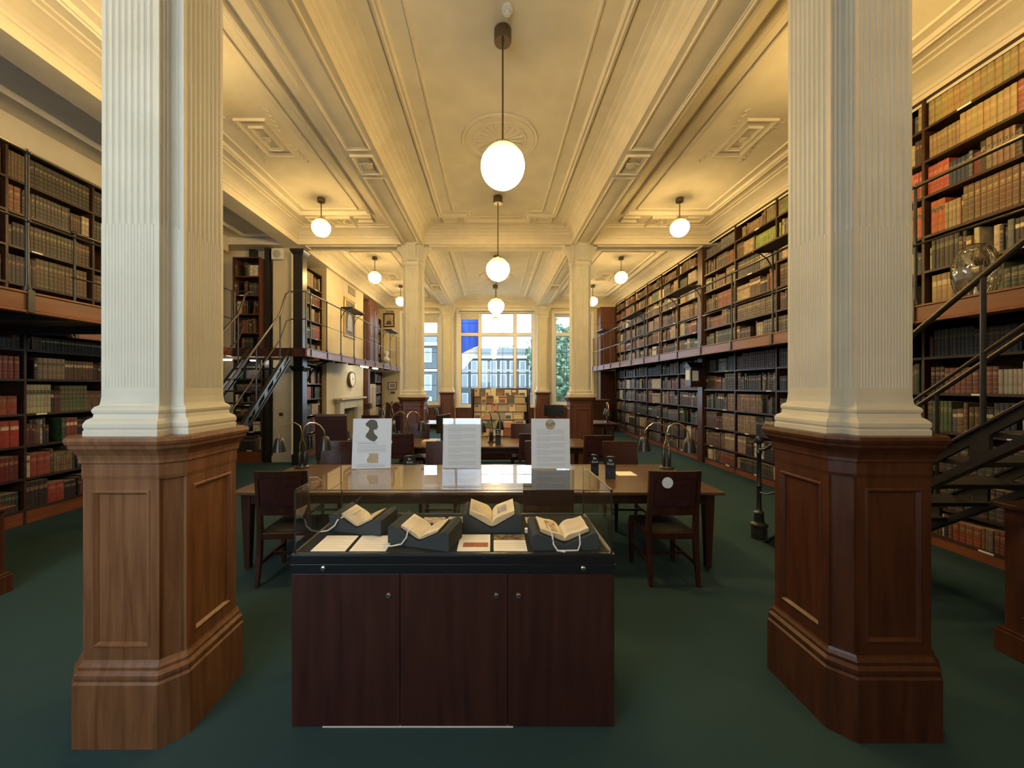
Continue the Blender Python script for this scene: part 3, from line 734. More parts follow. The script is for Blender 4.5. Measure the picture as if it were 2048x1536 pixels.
# strip lamps under galleries
def strip(x0, x1, y0, y1, z, lb):
    r = thing('strip_lamp', lb, 'lamp', ((x0+x1)/2, (y0+y1)/2, z-.05), group='strip lamps under the galleries')
    put('housing', B().box(x0-.01, x1+.01, y0-.01, y1+.01, z-.02, z), M['white'], r)
    c = ((x0+x1)/2, (y0+y1)/2)
    P_ = [(x0+.01, c[1], z-.035), (x1-.01, c[1], z-.035)] if x1-x0 > y1-y0 else [(c[0], y0+.01, z-.035), (c[0], y1-.01, z-.035)]
    put('tube', B().tube(P_, .014, 10), M['tube'], r)
strip(-5.50, -5.24, 7.62, 7.66, GZ-.16, 'bright strip lamp under the gallery behind the staircase, farther from the pier')
strip(-5.08, -4.88, 7.82, 7.86, GZ-.16, 'bright strip lamp under the gallery behind the staircase, beside the black post')
strip(-3.80, -3.76, 10.9, 11.55, GZ-.125, 'bright strip lamp under the gallery in front of the clock')
strip(-3.80, -3.76, 12.0, 12.5, GZ-.125, 'bright strip lamp under the gallery beyond the clock')

# fireplace, clock, pictures
r = thing('fireplace', 'pale stone fireplace with mantel shelf under the round clock', 'fireplace', (-4.1, 11.0, 0))
put('surround', B().box(-4.20,-4.08,10.18,10.48,0,1.22).box(-4.20,-4.08,11.52,11.82,0,1.22).box(-4.20,-4.08,10.48,11.52,1.02,1.22), M['stone'], r, bevel=.01)
put('mantel_shelf', B().loft([rect3 for rect3 in [[(-4.2,10.12-e,z),(-4.06+e,10.12-e,z),(-4.06+e,11.88+e,z),(-4.2,11.88+e,z)] for e,z in ((0,1.21),(.02,1.24),(.07,1.27),(.10,1.28),(.10,1.32))]]), M['stone'], r)
put('firebox', B().box(-4.6,-4.20,10.46,11.54,0,.02).box(-4.595,-4.56,10.46,11.54,.02,1.07), M['soot'], r)
put('grate', B().box(-4.45,-4.22,10.75,11.25,.05,.32), M['iron'], r, bevel=.02)
r = thing('wall_clock', 'round cream faced wall clock with dark rim above the mantel', 'clock', (-4.2, 11.2, 1.6))
put('case', B().lathe([(.20,0),(.235,.03),(.235,.07),(.21,.09),(.20,.075),(.002,.075)], (-4.2,11.2,1.84), 36, axis='x'), M['bronze'], r)
put('face', B().lathe([(.198,0),(.198,.003),(.002,.003)], (-4.123,11.2,1.84), 36, axis='x'), M['clockf'], r)
b = B()
for k in range(12):
    a = 2*PI*k/12; T = Matrix.Translation((-4.119,11.2,1.84)) @ Matrix.Rotation(a, 4, 'X'); b.box(0,.003,-.006,.006,.155,.185,T=T)
put('hour_marks', b, M['black'], r)
for a, l in ((-1.2,.10),(.3,.15)):
    put('hand', B().box(0,.004,-.006,.006,-.02,l,T=Matrix.Translation((-4.117,11.2,1.84)) @ Matrix.Rotation(a,4,'X')), M['black'], r)
def framed(name, lb, cat, org, axis, w, h, fw, fm, inner, fd=.04, extra=None):
    """org = centre of the back of the frame; axis 'x' faces +x, 'y' faces -y"""
    T = Matrix.Translation(org) @ (Matrix.Rotation(-PI/2,4,'Z').inverted() if axis == 'x' else Matrix.Identity(4))
    r = thing(name, lb, cat, (org[0], org[1], org[2]-h/2))
    f = B()
    f.sweep(rect(-w/2,w/2,-h/2,h/2), [(0,0),(0,fd*.7),(fw*.2,fd),(fw*.5,fd*.8),(fw*.7,fd*.85),(fw,fd*.3),(fw,0)], T=T @ Matrix.Rotation(PI/2,4,'X'))
    put('frame', f, fm, r)
    put('picture', B().box(-w/2+fw*.9,w/2-fw*.9,-.012,-.002,-h/2+fw*.9,h/2-fw*.9,T=T), inner, r)
    if extra:
        for n_, bb, mm in extra(T): put(n_, bb, mm, r)
    return r
def portrait(T):
    a = B()
    a.add([(-.18,-.014,-.36),(.20,-.014,-.36),(.17,-.014,0.02),(.08,-.014,.14),(.03,-.014,.17),(-.03,-.014,.16),(-.10,-.014,.10),(-.16,-.014,-.02)], [tuple(range(8))], T=T)
    c = B(); c.add([(.0+.06*math.cos(k*PI/8), -.015, .22+.085*math.sin(k*PI/8)) for k in range(16)], [tuple(range(16))], T=T)
    return [('painted_robe', a, M['robe']), ('painted_face', c, M['skinp'])]
framed('portrait_painting', 'gilt framed portrait painting of a person in a pale robe above the gallery', 'painting', (-4.2, 11.15, 3.62), 'x', .90, 1.12, .11, M['gold'], M['canvas'], extra=portrait)
def port2(T):
    a = B(); a.add([(-.11,-.014,-.17),(.11,-.014,-.17),(.07,-.014,-.02),(-.07,-.014,-.02)], [(0,1,2,3)], T=T)
    c = B(); c.add([(.0+.045*math.cos(k*PI/8), -.015, .04+.06*math.sin(k*PI/8)) for k in range(16)], [tuple(range(16))], T=T)
    return [('painted_coat', a, M['canvas']), ('painted_face', c, M['skinp'])]
framed('portrait_print', 'dark framed portrait of a person on the end wall beside the narrow window', 'painting', (-4.02, YW, 4.2), 'y', .44, .54, .05, M['dwood'], M['sepia'], extra=port2)
framed('engraving', 'small framed engraving on the end wall below the gallery', 'picture', (-3.88, YW, 1.66), 'y', .34, .28, .025, M['bronze'], M['paper'],
       extra=lambda T: [('engraved_scene', B().box(-.10,.10,-.016,-.013,-.07,.07,T=T), M['sepia'])])
b = B().box(-3.95,-3.79,YW-.015,YW-.001,1.36,1.43); tag(put('plaque', b, M['bronze']), 'tiny brown plaque under the small engraving on the end wall', 'plaque')
b = B().box(-4.2,-4.185,11.05,11.6,4.36,4.58); b2 = b
tag(put('air_vent', b, M['grille']), 'brown slotted air vent high above the gilt framed portrait', 'vent', 'air vents')
b = B().box(-4.15,-3.83,YW-.015,YW-.001,4.42,4.58); tag(put('air_vent', b, M['grille']), 'slotted air vent on the end wall above the dark framed portrait', 'vent', 'air vents')
# bust in a plastic wrap on the gallery
r = thing('plaster_bust', 'white wrapped bust standing on the gallery floor by the end wall', 'bust', (-3.95, 14.1, GZ))
put('body', B().lathe([(.10,0),(.11,.03),(.07,.06),(.06,.10),(.14,.16),(.18,.22),(.17,.28),(.09,.33),(.055,.36),(.055,.40),(.08,.43),(.095,.48),(.09,.53),(.06,.57),(.003,.585)], (-3.95,14.1,GZ), 20), M['bust'], r)
put('nose', B().add([(-3.97,14.01,GZ+.45),(-3.93,14.01,GZ+.45),(-3.95,13.985,GZ+.46),(-3.95,14.01,GZ+.51)], [(0,1,2),(0,2,3),(1,3,2)]), M['bust'], r)
# tall panelled wooden bookcase end on the gallery + cream panelled door below
r = thing('panelled_case', 'tall reddish wooden panelled case with arched top standing on the far left gallery', 'cupboard', (-4.1, 12.8, GZ))
b = B().box(-4.55,-4.04,12.36,13.45,GZ,4.35)
pts = [(-4.55,12.36,4.35),(-4.55,13.45,4.35)]+[(-4.55,12.9+.545*math.cos(a),4.35+.22*math.sin(a)) for a in [PI*k/10 for k in range(1,10)]]
b.prism(pts, (.51,0,0))
put('carcass', b, M['redwood'], r, bevel=.006)
for y0, y1 in ((12.42,12.88),(12.93,13.39)):
    d = B().box(-4.04,-4.02,y0,y1,GZ+.08,4.28)
    for z0,z1 in ((GZ+.16,3.2),(3.3,4.2)): d.sweep([(y0+.07,z0),(y1-.07,z0),(y1-.07,z1),(y0+.07,z1)], [(0,0),(.01,.012),(.03,.012),(.045,-.006)], T=Matrix.Translation((-4.02,0,0)) @ Matrix(((0,0,1,0),(1,0,0,0),(0,1,0,0),(0,0,0,1))))
    put('door', d, M['redwood'], r)
r = thing('panelled_cupboard', 'pale panelled cupboard under the far left gallery beside the brown post', 'cupboard', (-4.1, 12.9, 0))
put('carcass', B().box(-4.60,-4.12,12.62,13.40,0,1.72), M['paleo'], r, bevel=.006)
for y0, y1 in ((12.66,13.0),(13.03,13.36)):
    d = B().box(-4.12,-4.10,y0,y1,.08,1.68)
    for z0,z1 in ((.16,.8),(.9,1.6)): d.sweep([(y0+.05,z0),(y1-.05,z0),(y1-.05,z1),(y0+.05,z1)], [(0,0),(.01,.012),(.03,.012),(.045,-.006)], T=Matrix.Translation((-4.10,0,0)) @ Matrix(((0,0,1,0),(1,0,0,0),(0,1,0,0),(0,0,0,1))))
    put('door', d, M['paleo'], r)
b = B().box(-4.20,-4.05,12.38,12.58,0,GZ-.16); tag(put('wooden_post', b, M['redwood'], bevel=.006), 'broad reddish wooden post between the fireplace wall and pale cupboard', 'post')
b = B(); b.lathe([(.10,0),(.12,.02),(.03,.04),(.02,.06),(.02,.78),(.03,.80)], (-3.85,11.75,0), 16); 
r = thing('floor_stand', 'slim dark floor stand with a small box shade before the mantel', 'stand', (-3.85,11.75,0))
put('pole', b, M['bronze'], r); put('shade', B().box(-3.95,-3.75,11.65,11.85,.95,1.12), M['dwood'], r, bevel=.01); put('neck', B().tube([(-3.85,11.75,.79),(-3.85,11.75,.96)],.012,8), M['bronze'], r)
# far right wooden returns
r = thing('wooden_return', 'tall dark red wooden panel closing the far end of the right bookcases', 'panel', (4.3, 14.2, 0))
b = B().box(4.02,4.56,14.15,14.6,0,GZ-.17); put('lower_panel', b, M['dwood'], r, bevel=.006)
b = B().box(4.02,4.56,14.15,14.6,GZ+.01,4.6); b.box(4.0,4.56,14.13,14.6,4.0,4.05); put('upper_panel', b, M['redwood'], r, bevel=.006)
r = thing('low_cabinet', 'waist-high dark wooden cabinet with pale top against the far right wall', 'cabinet', (3.4, 13.2, 0))
put('carcass', B().box(3.30,3.98,12.9,13.5,0,1.15), M['dwood'], r, bevel=.006); put('worktop', B().box(3.27,4.0,12.87,13.52,1.15,1.19), M['redwood'], r, bevel=.004)
put('door', B().box(3.36,3.92,12.885,12.90,.08,1.08), M['dwood'], r)

# ------------------------------------------------------------------ bookcases and books
BOOKS = []     # dicts: pos(x,y,z), rz, w,h,d, lean, col, sty, case, row, idx
PAL = {
 'brown': [(.085,.045,.024),(.11,.06,.03),(.06,.032,.02),(.14,.075,.035),(.045,.028,.02),(.17,.10,.05)],
 'dark':  [(.022,.020,.020),(.030,.026,.022),(.016,.020,.028),(.020,.030,.024),(.035,.02,.018),(.05,.04,.03)],
 'red':   [(.13,.022,.016),(.08,.015,.013),(.17,.045,.028),(.22,.055,.035)],
 'green': [(.03,.06,.03),(.045,.08,.035),(.03,.045,.032),(.09,.12,.05)],
 'blue':  [(.02,.035,.07),(.025,.03,.05),(.05,.08,.11)],
 'tan':   [(.26,.18,.09),(.31,.23,.12),(.20,.13,.065),(.38,.31,.19)],
 'pale':  [(.48,.42,.30),(.40,.38,.32),(.55,.50,.40)],
 'grey':  [(.09,.09,.085),(.13,.13,.12),(.07,.075,.08)],
}
MIX = {
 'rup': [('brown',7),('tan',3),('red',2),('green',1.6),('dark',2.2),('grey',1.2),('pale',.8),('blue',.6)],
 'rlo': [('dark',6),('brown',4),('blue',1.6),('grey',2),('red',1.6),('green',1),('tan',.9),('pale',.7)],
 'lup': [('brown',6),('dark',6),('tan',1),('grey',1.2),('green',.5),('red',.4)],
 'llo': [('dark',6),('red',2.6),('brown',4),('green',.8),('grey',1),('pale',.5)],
}
def pick(mix):
    t = sum(w for _, w in MIX[mix]); x = random.random()*t
    for n, w in MIX[mix]:
        x -= w
        if x <= 0: return n, random.choice(PAL[n])
    return MIX[mix][0][0], PAL[MIX[mix][0][0]][0]
def colname(c):
    best = None
    ref = {'dark red': (.10,.016,.014), 'bright red': (.26,.05,.03), 'brown': (.085,.045,.024), 'light brown': (.17,.10,.05), 'black': (.020,.020,.022), 'dark brown': (.04,.026,.02), 'navy': (.02,.03,.06),
           'dark green': (.03,.06,.03), 'light green': (.16,.24,.06), 'tan': (.30,.20,.09), 'cream': (.48,.42,.30), 'grey': (.10,.10,.09), 'slate blue': (.05,.08,.11)}
    return min(ref, key=lambda k: sum((math.sqrt(a)-math.sqrt(b_))**2 for a, b_ in zip(c, ref[k])))
def fill(case, row, rowname, axis, face, a0, a1, z, gap, depth, mix, over=(), dens=.95):
    """axis 'R' (spines face -x), 'L' (face +x), 'F' (face -y); a = coordinate along the shelf"""
    a = a0+.006; idx = 0; run = 0
    while a < a1-.02:
        ov = None
        for o in over:
            if o[0] <= a < o[1]: ov = o
        if ov:
            if run <= 0 or cur.get('ov') is not ov: cur = dict(c=ov[2], h=ov[3]*gap if ov[3] < 1.2 else ov[3], w=ov[4], sty=ov[5] if len(ov) > 5 else .6, ov=ov, jit=.012); run = 99
        elif run <= 0 or cur.get('ov'):
            n, c = pick(mix)
            single = random.random() < .62
            run = 1 if single else random.randint(2, 7)
            cur = dict(c=c, h=min(gap-.03, gap*random.uniform(.62,.90)), w=random.choice((.022,.028,.034,.04,.05)) if single else random.choice((.026,.032,.038,.045)), sty=random.random(), jit=.25 if single else .06)
            if not single and random.random() < .22: run = random.randint(8, 14)
            if random.random() > dens:
                a += random.uniform(.03, .16); 
        run -= 1
        w = cur['w']*random.uniform(.93,1.07); h = cur['h']*random.uniform(1-.04*(cur['jit'] > .1), 1)
        if a+w > a1-.004: break
        c = tuple(min(.8, max(.004, q*random.uniform(.88,1.12))) for q in cur['c'])
        lean = 0
        if not ov and cur['jit'] > .1 and random.random() < .06: lean = random.choice((-1,1))*random.uniform(.06,.16)
        d = depth*random.uniform(.62,.80); inset = random.uniform(.012,.04) if cur['jit'] > .1 else .022+random.uniform(0,.006)
        extra = abs(math.sin(lean))*h
        if a+w+extra > a1-.004: lean = 0; extra = 0
        ac = a+w/2+(extra if lean < 0 else 0)
        idx += 1
        if axis == 'R': pos = (face+inset, ac, z); rz = -PI/2
        elif axis == 'L': pos = (face-inset, ac, z); rz = PI/2
        else: pos = (ac, face+inset, z); rz = 0
        BOOKS.append(dict(pos=pos, rz=rz, w=w, h=h, d=d, lean=lean, col=c, sty=cur['sty'], case=case, row=rowname, idx=idx))
        a += w+extra+random.uniform(0,.0015)
def bookcase(label, axis, face, a0, a1, ledges, ztop, depth, mix, case, group, z0, upr=.98, overs={}, mback=None, mwood=None, names=None, dens=.95, skip=()):
    mw = mwood or M['shelf']
    if axis == 'F': loc = ((a0+a1)/2, face, z0)
    else: loc = (face, (a0+a1)/2, z0)
    r = thing('bookcase', label, 'bookcase', loc, group=group)
    def bx(b, u0, u1, d0, d1, zz0, zz1, mi=0):
        if axis == 'R': b.box(face+d0, face+d1, u0, u1, zz0, zz1, mi)
        elif axis == 'L': b.box(face-d1, face-d0, u0, u1, zz0, zz1, mi)
        else: b.box(u0, u1, face+d0, face+d1, zz0, zz1, mi)
        return b
    put('back_panel', bx(B(), a0, a1, depth-.02, depth, z0, ztop), mback or M['caseback'], r)
    n = max(1, round((a1-a0)/upr)); us = [a0+(a1-a0)*k/n for k in range(n+1)]
    for k, u in enumerate(us):
        u0, u1 = (u, u+.025) if k == 0 else ((u-.025, u) if k == n else (u-.0125, u+.0125))
        put('upright', bx(B(), u0, u1, .004 if 0 < k < n else 0, depth-.02, z0, ztop), mw, r)
    for i, z in enumerate(ledges):
        b = B()
        for k in range(n): bx(b, us[k]+.026 if k == 0 else us[k]+.013, us[k+1]-.026 if k == n-1 else us[k+1]-.013, 0, depth-.021, z-.026, z)
        for k in range(n):
            if random.random() < .5:
                q = random.uniform(us[k]+.1, us[k+1]-.25); bx(b, q, q+.11, -.002, .001, z-.022, z-.004, 1)
        put('shelf', b, [mw, M['paper']], r)
        top = (ledges[i+1]-.026) if i+1 < len(ledges) else ztop-.02
        gap = top-z
        if i in skip: continue
        for k in range(n):
            rn = (names[i] if names else ORD[i+1]+' shelf')
            fill(case, i, (rn, k, n), axis, face, (us[k]+.026 if k == 0 else us[k]+.014), (us[k+1]-.026 if k == n-1 else us[k+1]-.014), z, gap, depth, mix, overs.get(i, ()), dens)
    put('top_board', bx(B(), a0, a1, .0, depth, ztop, ztop+.02), mw, r)
    if z0 < .5: put('plinth', bx(B(), a0, a1, .01, .03, 0, ledges[0]-.028), M['fascia'], r)
    return r
LR = [.12,.41,.80,1.19,1.58,1.955]; UR = [2.46,2.865,3.235,3.655,4.03,4.375]
LOWN = ['bottom lower shelf','second lower shelf','third lower shelf','fourth lower shelf','fifth lower shelf','top lower shelf']
UPN = ['lowest gallery shelf','second gallery shelf','third gallery shelf','fourth gallery shelf','fifth gallery shelf','top gallery shelf']
FX = 4.57
TAN = (.30,.20,.085); 
ovRU = {5: [(2.5,4.1,(.33,.24,.10),.93,.052,.2),(5.82,6.35,(.20,.20,.09),.88,.036,.9)], 4: [(3.3,3.72,(.36,.25,.11),.9,.045,.3),(3.05,3.3,(.22,.05,.04),.9,.05,.7),(2.6,2.78,(.45,.06,.04),.9,.07,.3),(6.05,6.6,(.20,.27,.06),.72,.036,.3)],
        3: [(3.8,4.2,(.36,.05,.035),.85,.045,.6)], 2: [(3.85,4.2,(.38,.10,.03),.85,.06,.4),(3.0,3.7,(.15,.085,.045),.9,.042,.6)], 1: [(6.0,7.3,(.10,.085,.06),.8,.04,.6)],
        0: [(4.5,5.4,(.075,.085,.07),.9,.045,.7),(5.8,6.4,(.085,.09,.08),.8,.05,.7)]}
ovRL = {5: [(5.9,7.0,(.11,.045,.045),.9,.045,.6)], 4: [(3.45,3.85,(.17,.06,.035),.72,.045,.7),(7.0,7.5,(.02,.02,.025),.9,.04,.7)], 3: [(6.4,7.4,(.20,.12,.07),.85,.04,.7)],
        2: [(6.6,7.6,(.25,.17,.10),.85,.045,.55),(2.9,3.2,(.04,.13,.035),.72,.07,.8),(3.2,4.1,(.055,.055,.055),.75,.06,.7)], 1: [(6.9,7.5,(.26,.18,.11),.85,.045,.5),(3.2,4.1,(.055,.05,.055),.8,.06,.7),(5.6,6.1,(.03,.045,.075),.7,.045,.75)],
        0: [(3.55,3.75,(.24,.05,.03),.7,.055,.8),(7.2,7.7,(.14,.035,.025),.8,.04,.6),(6.2,6.9,(.02,.03,.035),.78,.05,.95)]}
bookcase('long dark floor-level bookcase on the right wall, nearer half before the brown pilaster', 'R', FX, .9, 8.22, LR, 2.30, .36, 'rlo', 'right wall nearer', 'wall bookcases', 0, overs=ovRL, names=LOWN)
bookcase('long upper bookcase above the right gallery, nearer half before the brown pilaster', 'R', FX, .9, 8.22, UR, 4.672, .36, 'rup', 'right wall nearer', 'wall bookcases', 2.40, overs=ovRU, names=UPN)
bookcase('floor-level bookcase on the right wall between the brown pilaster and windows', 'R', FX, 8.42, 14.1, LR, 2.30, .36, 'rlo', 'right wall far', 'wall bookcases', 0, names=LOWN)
bookcase('upper bookcase above the right gallery between the brown pilaster and windows', 'R', FX, 8.42, 14.1, UR, 4.672, .36, 'rup', 'right wall far', 'wall bookcases', 2.40, names=UPN)
tag(put('pilaster', B().box(4.54,4.93,8.225,8.415,0,4.69), M['mahog'], bevel=.004), 'brown wooden pilaster dividing the right wall of bookcases', 'pilaster')
LL = [.18,.55,.94,1.32,1.735,2.11-.02]; UL = [2.43,2.86,3.29,3.69,4.07]
ovLL = {4: [(3.6,4.53,(.26,.03,.025),.80,.055,.7),(4.62,4.95,(.30,.24,.15),.8,.05,.4),(4.97,5.3,(.13,.075,.035),.75,.035,.5)], 3: [(3.7,4.5,(.30,.06,.03),.55,.09,.2)], 2: [(4.1,4.5,(.32,.04,.03),.85,.09,.5)], 5: [(4.7,6.5,(.06,.05,.04),.85,.04,.5)],
        1: [(4.6,4.78,(.26,.05,.035),.75,.07,.3)], 0: [(4.75,4.95,(.30,.05,.03),.7,.09,.3)]}
ovLU = {4: [(4.6,7.0,(.045,.042,.036),.90,.045,.7)], 3: [(3.5,4.5,(.20,.07,.035),.85,.06,.6),(4.6,5.0,(.06,.05,.045),.85,.04,.7)], 2: [(4.6,5.1,(.06,.045,.03),.8,.04,.7)], 1: [(4.62,6.2,(.10,.065,.035),.88,.045,.7)]}
LN = [x for x in LOWN]; LU = ['lowest gallery shelf','second gallery shelf','third gallery shelf','fourth gallery shelf','top gallery shelf']
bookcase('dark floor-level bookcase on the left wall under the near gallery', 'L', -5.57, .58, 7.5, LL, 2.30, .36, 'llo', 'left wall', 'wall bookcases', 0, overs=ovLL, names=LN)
bookcase('dark upper bookcase on the left wall above the near gallery', 'L', -5.57, .58, 7.2, UL, 4.45, .36, 'lup', 'left wall', 'wall bookcases', 2.38, overs=ovLU, names=LU)
bookcase('black shelves of books behind the left staircase, facing the room', 'F', 8.12, -5.54, -4.92, [.28,.68,.99,1.25,1.54,1.80], 2.20, .28, 'rlo', 'stair', 'left alcove bookcases', .05, upr=.9, dens=.8)
bookcase('reddish wooden bookcase standing on the gallery above the left staircase', 'F', 8.04, -5.50, -4.92, [GZ+.05,2.78,3.18,3.58,3.98], 4.36, .34, 'llo', 'stair top', 'left alcove bookcases', GZ, upr=.9, mwood=M['redwood'], dens=.75)
bookcase('narrow floor-level bookcase beyond the black column before the fireplace wall', 'L', -4.30, 8.62, 9.58, [.16,.56,.97,1.35,1.71], 2.15, .34, 'rlo', 'alcove', 'left alcove bookcases', 0, upr=1.0, mback=M['wallp'], overs={4:[(8.7,8.95,(.45,.10,.05),.8,.08,.2)],3:[(8.7,9.0,(.42,.09,.05),.85,.08,.2)]}, dens=.7)
bookcase('narrow upper bookcase beyond the black column above the left gallery', 'L', -4.30, 8.62, 9.58, [2.62-.2,2.80,3.2,3.6,4.0], 4.40, .34, 'rup', 'alcove top', 'left alcove bookcases', 2.40, upr=1.0, mback=M['wallp'], dens=.8)
bookcase('short floor-level bookcase at the far left corner beyond the pale cupboard', 'L', -4.16, 13.46, 14.3, [.2,.6,1.0,1.4,1.8], 2.15, .34, 'rlo', 'corner', 'left alcove bookcases', 0, upr=.9)
bookcase('short upper bookcase on the far left gallery beside the panelled case', 'L', -4.16, 13.5, 14.2, [2.45,2.85,3.25,3.65], 4.1, .34, 'rlo', 'corner top', 'left alcove bookcases', 2.40, upr=.9)

# lantern shaped wall clock on the right pilaster
r = thing('pilaster_clock', 'small dark wooden clock with pitched top and white face on the right pilaster', 'clock', (4.36, 8.3, 1.7))
put('case', B().box(4.28,4.538,8.20,8.44,1.66,2.06).prism([(4.25,8.17,2.06),(4.25,8.47,2.06),(4.25,8.32,2.17)], (.288,0,0)).box(4.25,4.538,8.17,8.47,1.63,1.66), M['dwood'], r, bevel=.004)
put('dial', B().box(4.272,4.28,8.235,8.405,1.78,2.0), M['card'], r)
put('side_dial', B().box(4.31,4.44,8.192,8.20,1.76,1.98), M['card'], r)

# ------------------------------------------------------------------ display case
X0, X1, Y0, Y1 = -.971, .589, 1.836, 2.42
r = thing('display_case', 'museum display case with glass top and reddish brown wooden cabinet base', 'display case', ((X0+X1)/2, (Y0+Y1)/2, 0))
xa, xb = -.447, .073
cb = B().box(X0+.01, X1-.01, Y0+.02, Y1, .012, .744)
put('carcass', cb, M['cab'], r)
for i, (a, c, kx) in enumerate(((X0, xa-.0015, -.502), (xa+.0015, xb-.0015, .0195), (xb+.0015, X1, .125))):
    d = put('door', B().box(a, c, Y0, Y0+.019, .006, .742), M['cab'], r, bevel=.0015)
    put('lock', B().lathe([(.013,0),(.013,-.006),(.010,-.009),(.003,-.009)], (kx, Y0, .637), 20, axis='y'), M['chrome'], d)
put('base_strip', B().box(X0+.15, .10, Y0-.001, Y0+.01, .0, .007), M['white'], r)
fr = B().box(X0-.004, X1+.004, Y0-.006, Y1+.006, .746, .79).box(X0-.001, X1+.001, Y0-.003, Y1+.003, .79, .832)
fr.box(X0-.001, X0+.02, Y0-.003, Y1+.003, .832, .838).box(X1-.02, X1+.001, Y0-.003, Y1+.003, .832, .838).box(X0+.02, X1-.02, Y0-.003, Y0+.015, .832, .838).box(X0+.02, X1-.02, Y1-.015, Y1+.003, .832, .838)
f_ = put('plinth_frame', fr, M['black'], r, bevel=.0015)
for kx in (-.815, .437): put('lock', B().lathe([(.012,0),(.012,-.006),(.008,-.009),(.003,-.009)], (kx, Y0-.006, .772), 20, axis='y'), M['chrome'], f_)
put('deck', B().box(X0+.02, X1-.02, Y0+.015, Y1-.015, .833, .836), M['felt'], r)
gx0, gx1, gy0, gy1, gz = X0+.014, X1-.012, Y0+.006, Y1-.006, 1.147
g = B()
g.add([(gx0,gy0,.838),(gx1,gy0,.838),(gx1,gy0,gz),(gx0,gy0,gz)], [(0,1,2,3)])
g.add([(gx0,gy1,.838),(gx1,gy1,.838),(gx1,gy1,gz),(gx0,gy1,gz)], [(0,1,2,3)])
g.add([(gx0,gy0,.838),(gx0,gy1,.838),(gx0,gy1,gz),(gx0,gy0,gz)], [(0,1,2,3)])
g.add([(gx1,gy0,.838),(gx1,gy1,.838),(gx1,gy1,gz),(gx1,gy0,gz)], [(0,1,2,3)])
put('glass_sides', g, M['glass'], r)
put('glass_top', B().add([(gx0,gy0,gz),(gx1,gy0,gz),(gx1,gy1,gz),(gx0,gy1,gz)], [(0,1,2,3)]), M['glass'], r)
e = B(); w = .0035
for (ax, ay, bx_, by) in ((gx0,gy0,gx1,gy0),(gx0,gy1,gx1,gy1),(gx0,gy0,gx0,gy1),(gx1,gy0,gx1,gy1)):
    e.box(min(ax,bx_)-w, max(ax,bx_)+w, min(ay,by)-w, max(ay,by)+w, gz-.003, gz+.0005)
    e.box(min(ax,bx_)-w, max(ax,bx_)+w, min(ay,by)-w, max(ay,by)+w, .838, .841, 0)
for ax in (gx0, gx1):
    for ay in (gy0, gy1): e.box(ax-w, ax+w, ay-w, ay+w, .838, gz-.003)
put('edge_trim', e, M['iron'], r)
# deck contents
DK = .8363
def sheet(lb, x0, x1, y0, y1, kind, grp):
    b = B().box(x0, x1, y0, y1, DK, DK+.003)
    r = thing('caption_sheet', lb, 'caption', ((x0+x1)/2, (y0+y1)/2, DK), group=grp)
    put('sheet', b, M['paper'], r)
    z = DK+.0034
    if kind == 'text':
        t = B(); n = 7
        for k in range(n):
            yy = y1-.02-(y1-y0-.03)*k/n; t.box(x0+.01, x1-.012-(.04*(k%3==2)), yy-.0022, yy, z-.0004, z)
        put('printed_text', t, M['beige'], r)
    if kind == 'red':
        put('printed_picture', B().box(x0+.025, x1-.01, y0+.045, y0+.10, z-.0004, z), M['redprint'], r)
        t = B()
        for k in range(4): yy = y1-.018-.016*k; t.box(x0+.01, x1-.012, yy-.002, yy, z-.0004, z)
        put('printed_text', t, M['beige'], r)
    if kind == 'land':
        put('printed_picture', B().box(x0, x1, y1-.075, y1, z-.0004, z), M['darkprint'], r)
        t = B()
        for k in range(4): yy = y1-.10-.022*k; t.box(x0+.01, x1-.012, yy-.002, yy, z-.0004, z)
        t.box(x0, x1, y1-.125, y1-.122, z-.0004, z)
        put('printed_text', t, M['beige'], r)
G1 = 'caption sheets in the display case'
sheet('plain white text sheet in the display case, next to the glass side', -.895, -.725, 1.868, 2.06, 'text', G1)
sheet('plain white text sheet in the display case, in front of the first open book', -.705, -.525, 1.868, 2.06, 'text', G1)
sheet('white caption sheet with reddish picture in the display case', -.175, -.012, 1.868, 2.075, 'red', G1)
sheet('white caption sheet with dark landscape picture in the display case', .006, .172, 1.868, 2.075, 'land', G1)
for lb, x, y, w_ in (('pale photograph lying behind the second cradle in the case', -.42, 2.30, .13), ('pale photograph lying at the back of the case, middle', -.27, 2.31, .12), ('pale photograph at the back of the case beside the last cradle', .20, 2.30, .10)):
    b = B().box(x, x+w_, y-.05, y+.05, DK, DK+.002); tag(put('photograph', b, M['sepia']), lb, 'photograph', 'photographs at the back of the case')
tag(put('humidity_tag', B().box(.18,.205,2.10,2.125,DK,DK+.022), M['white'], bevel=.002), 'tiny white cube on the case floor between two cradles', 'tag')

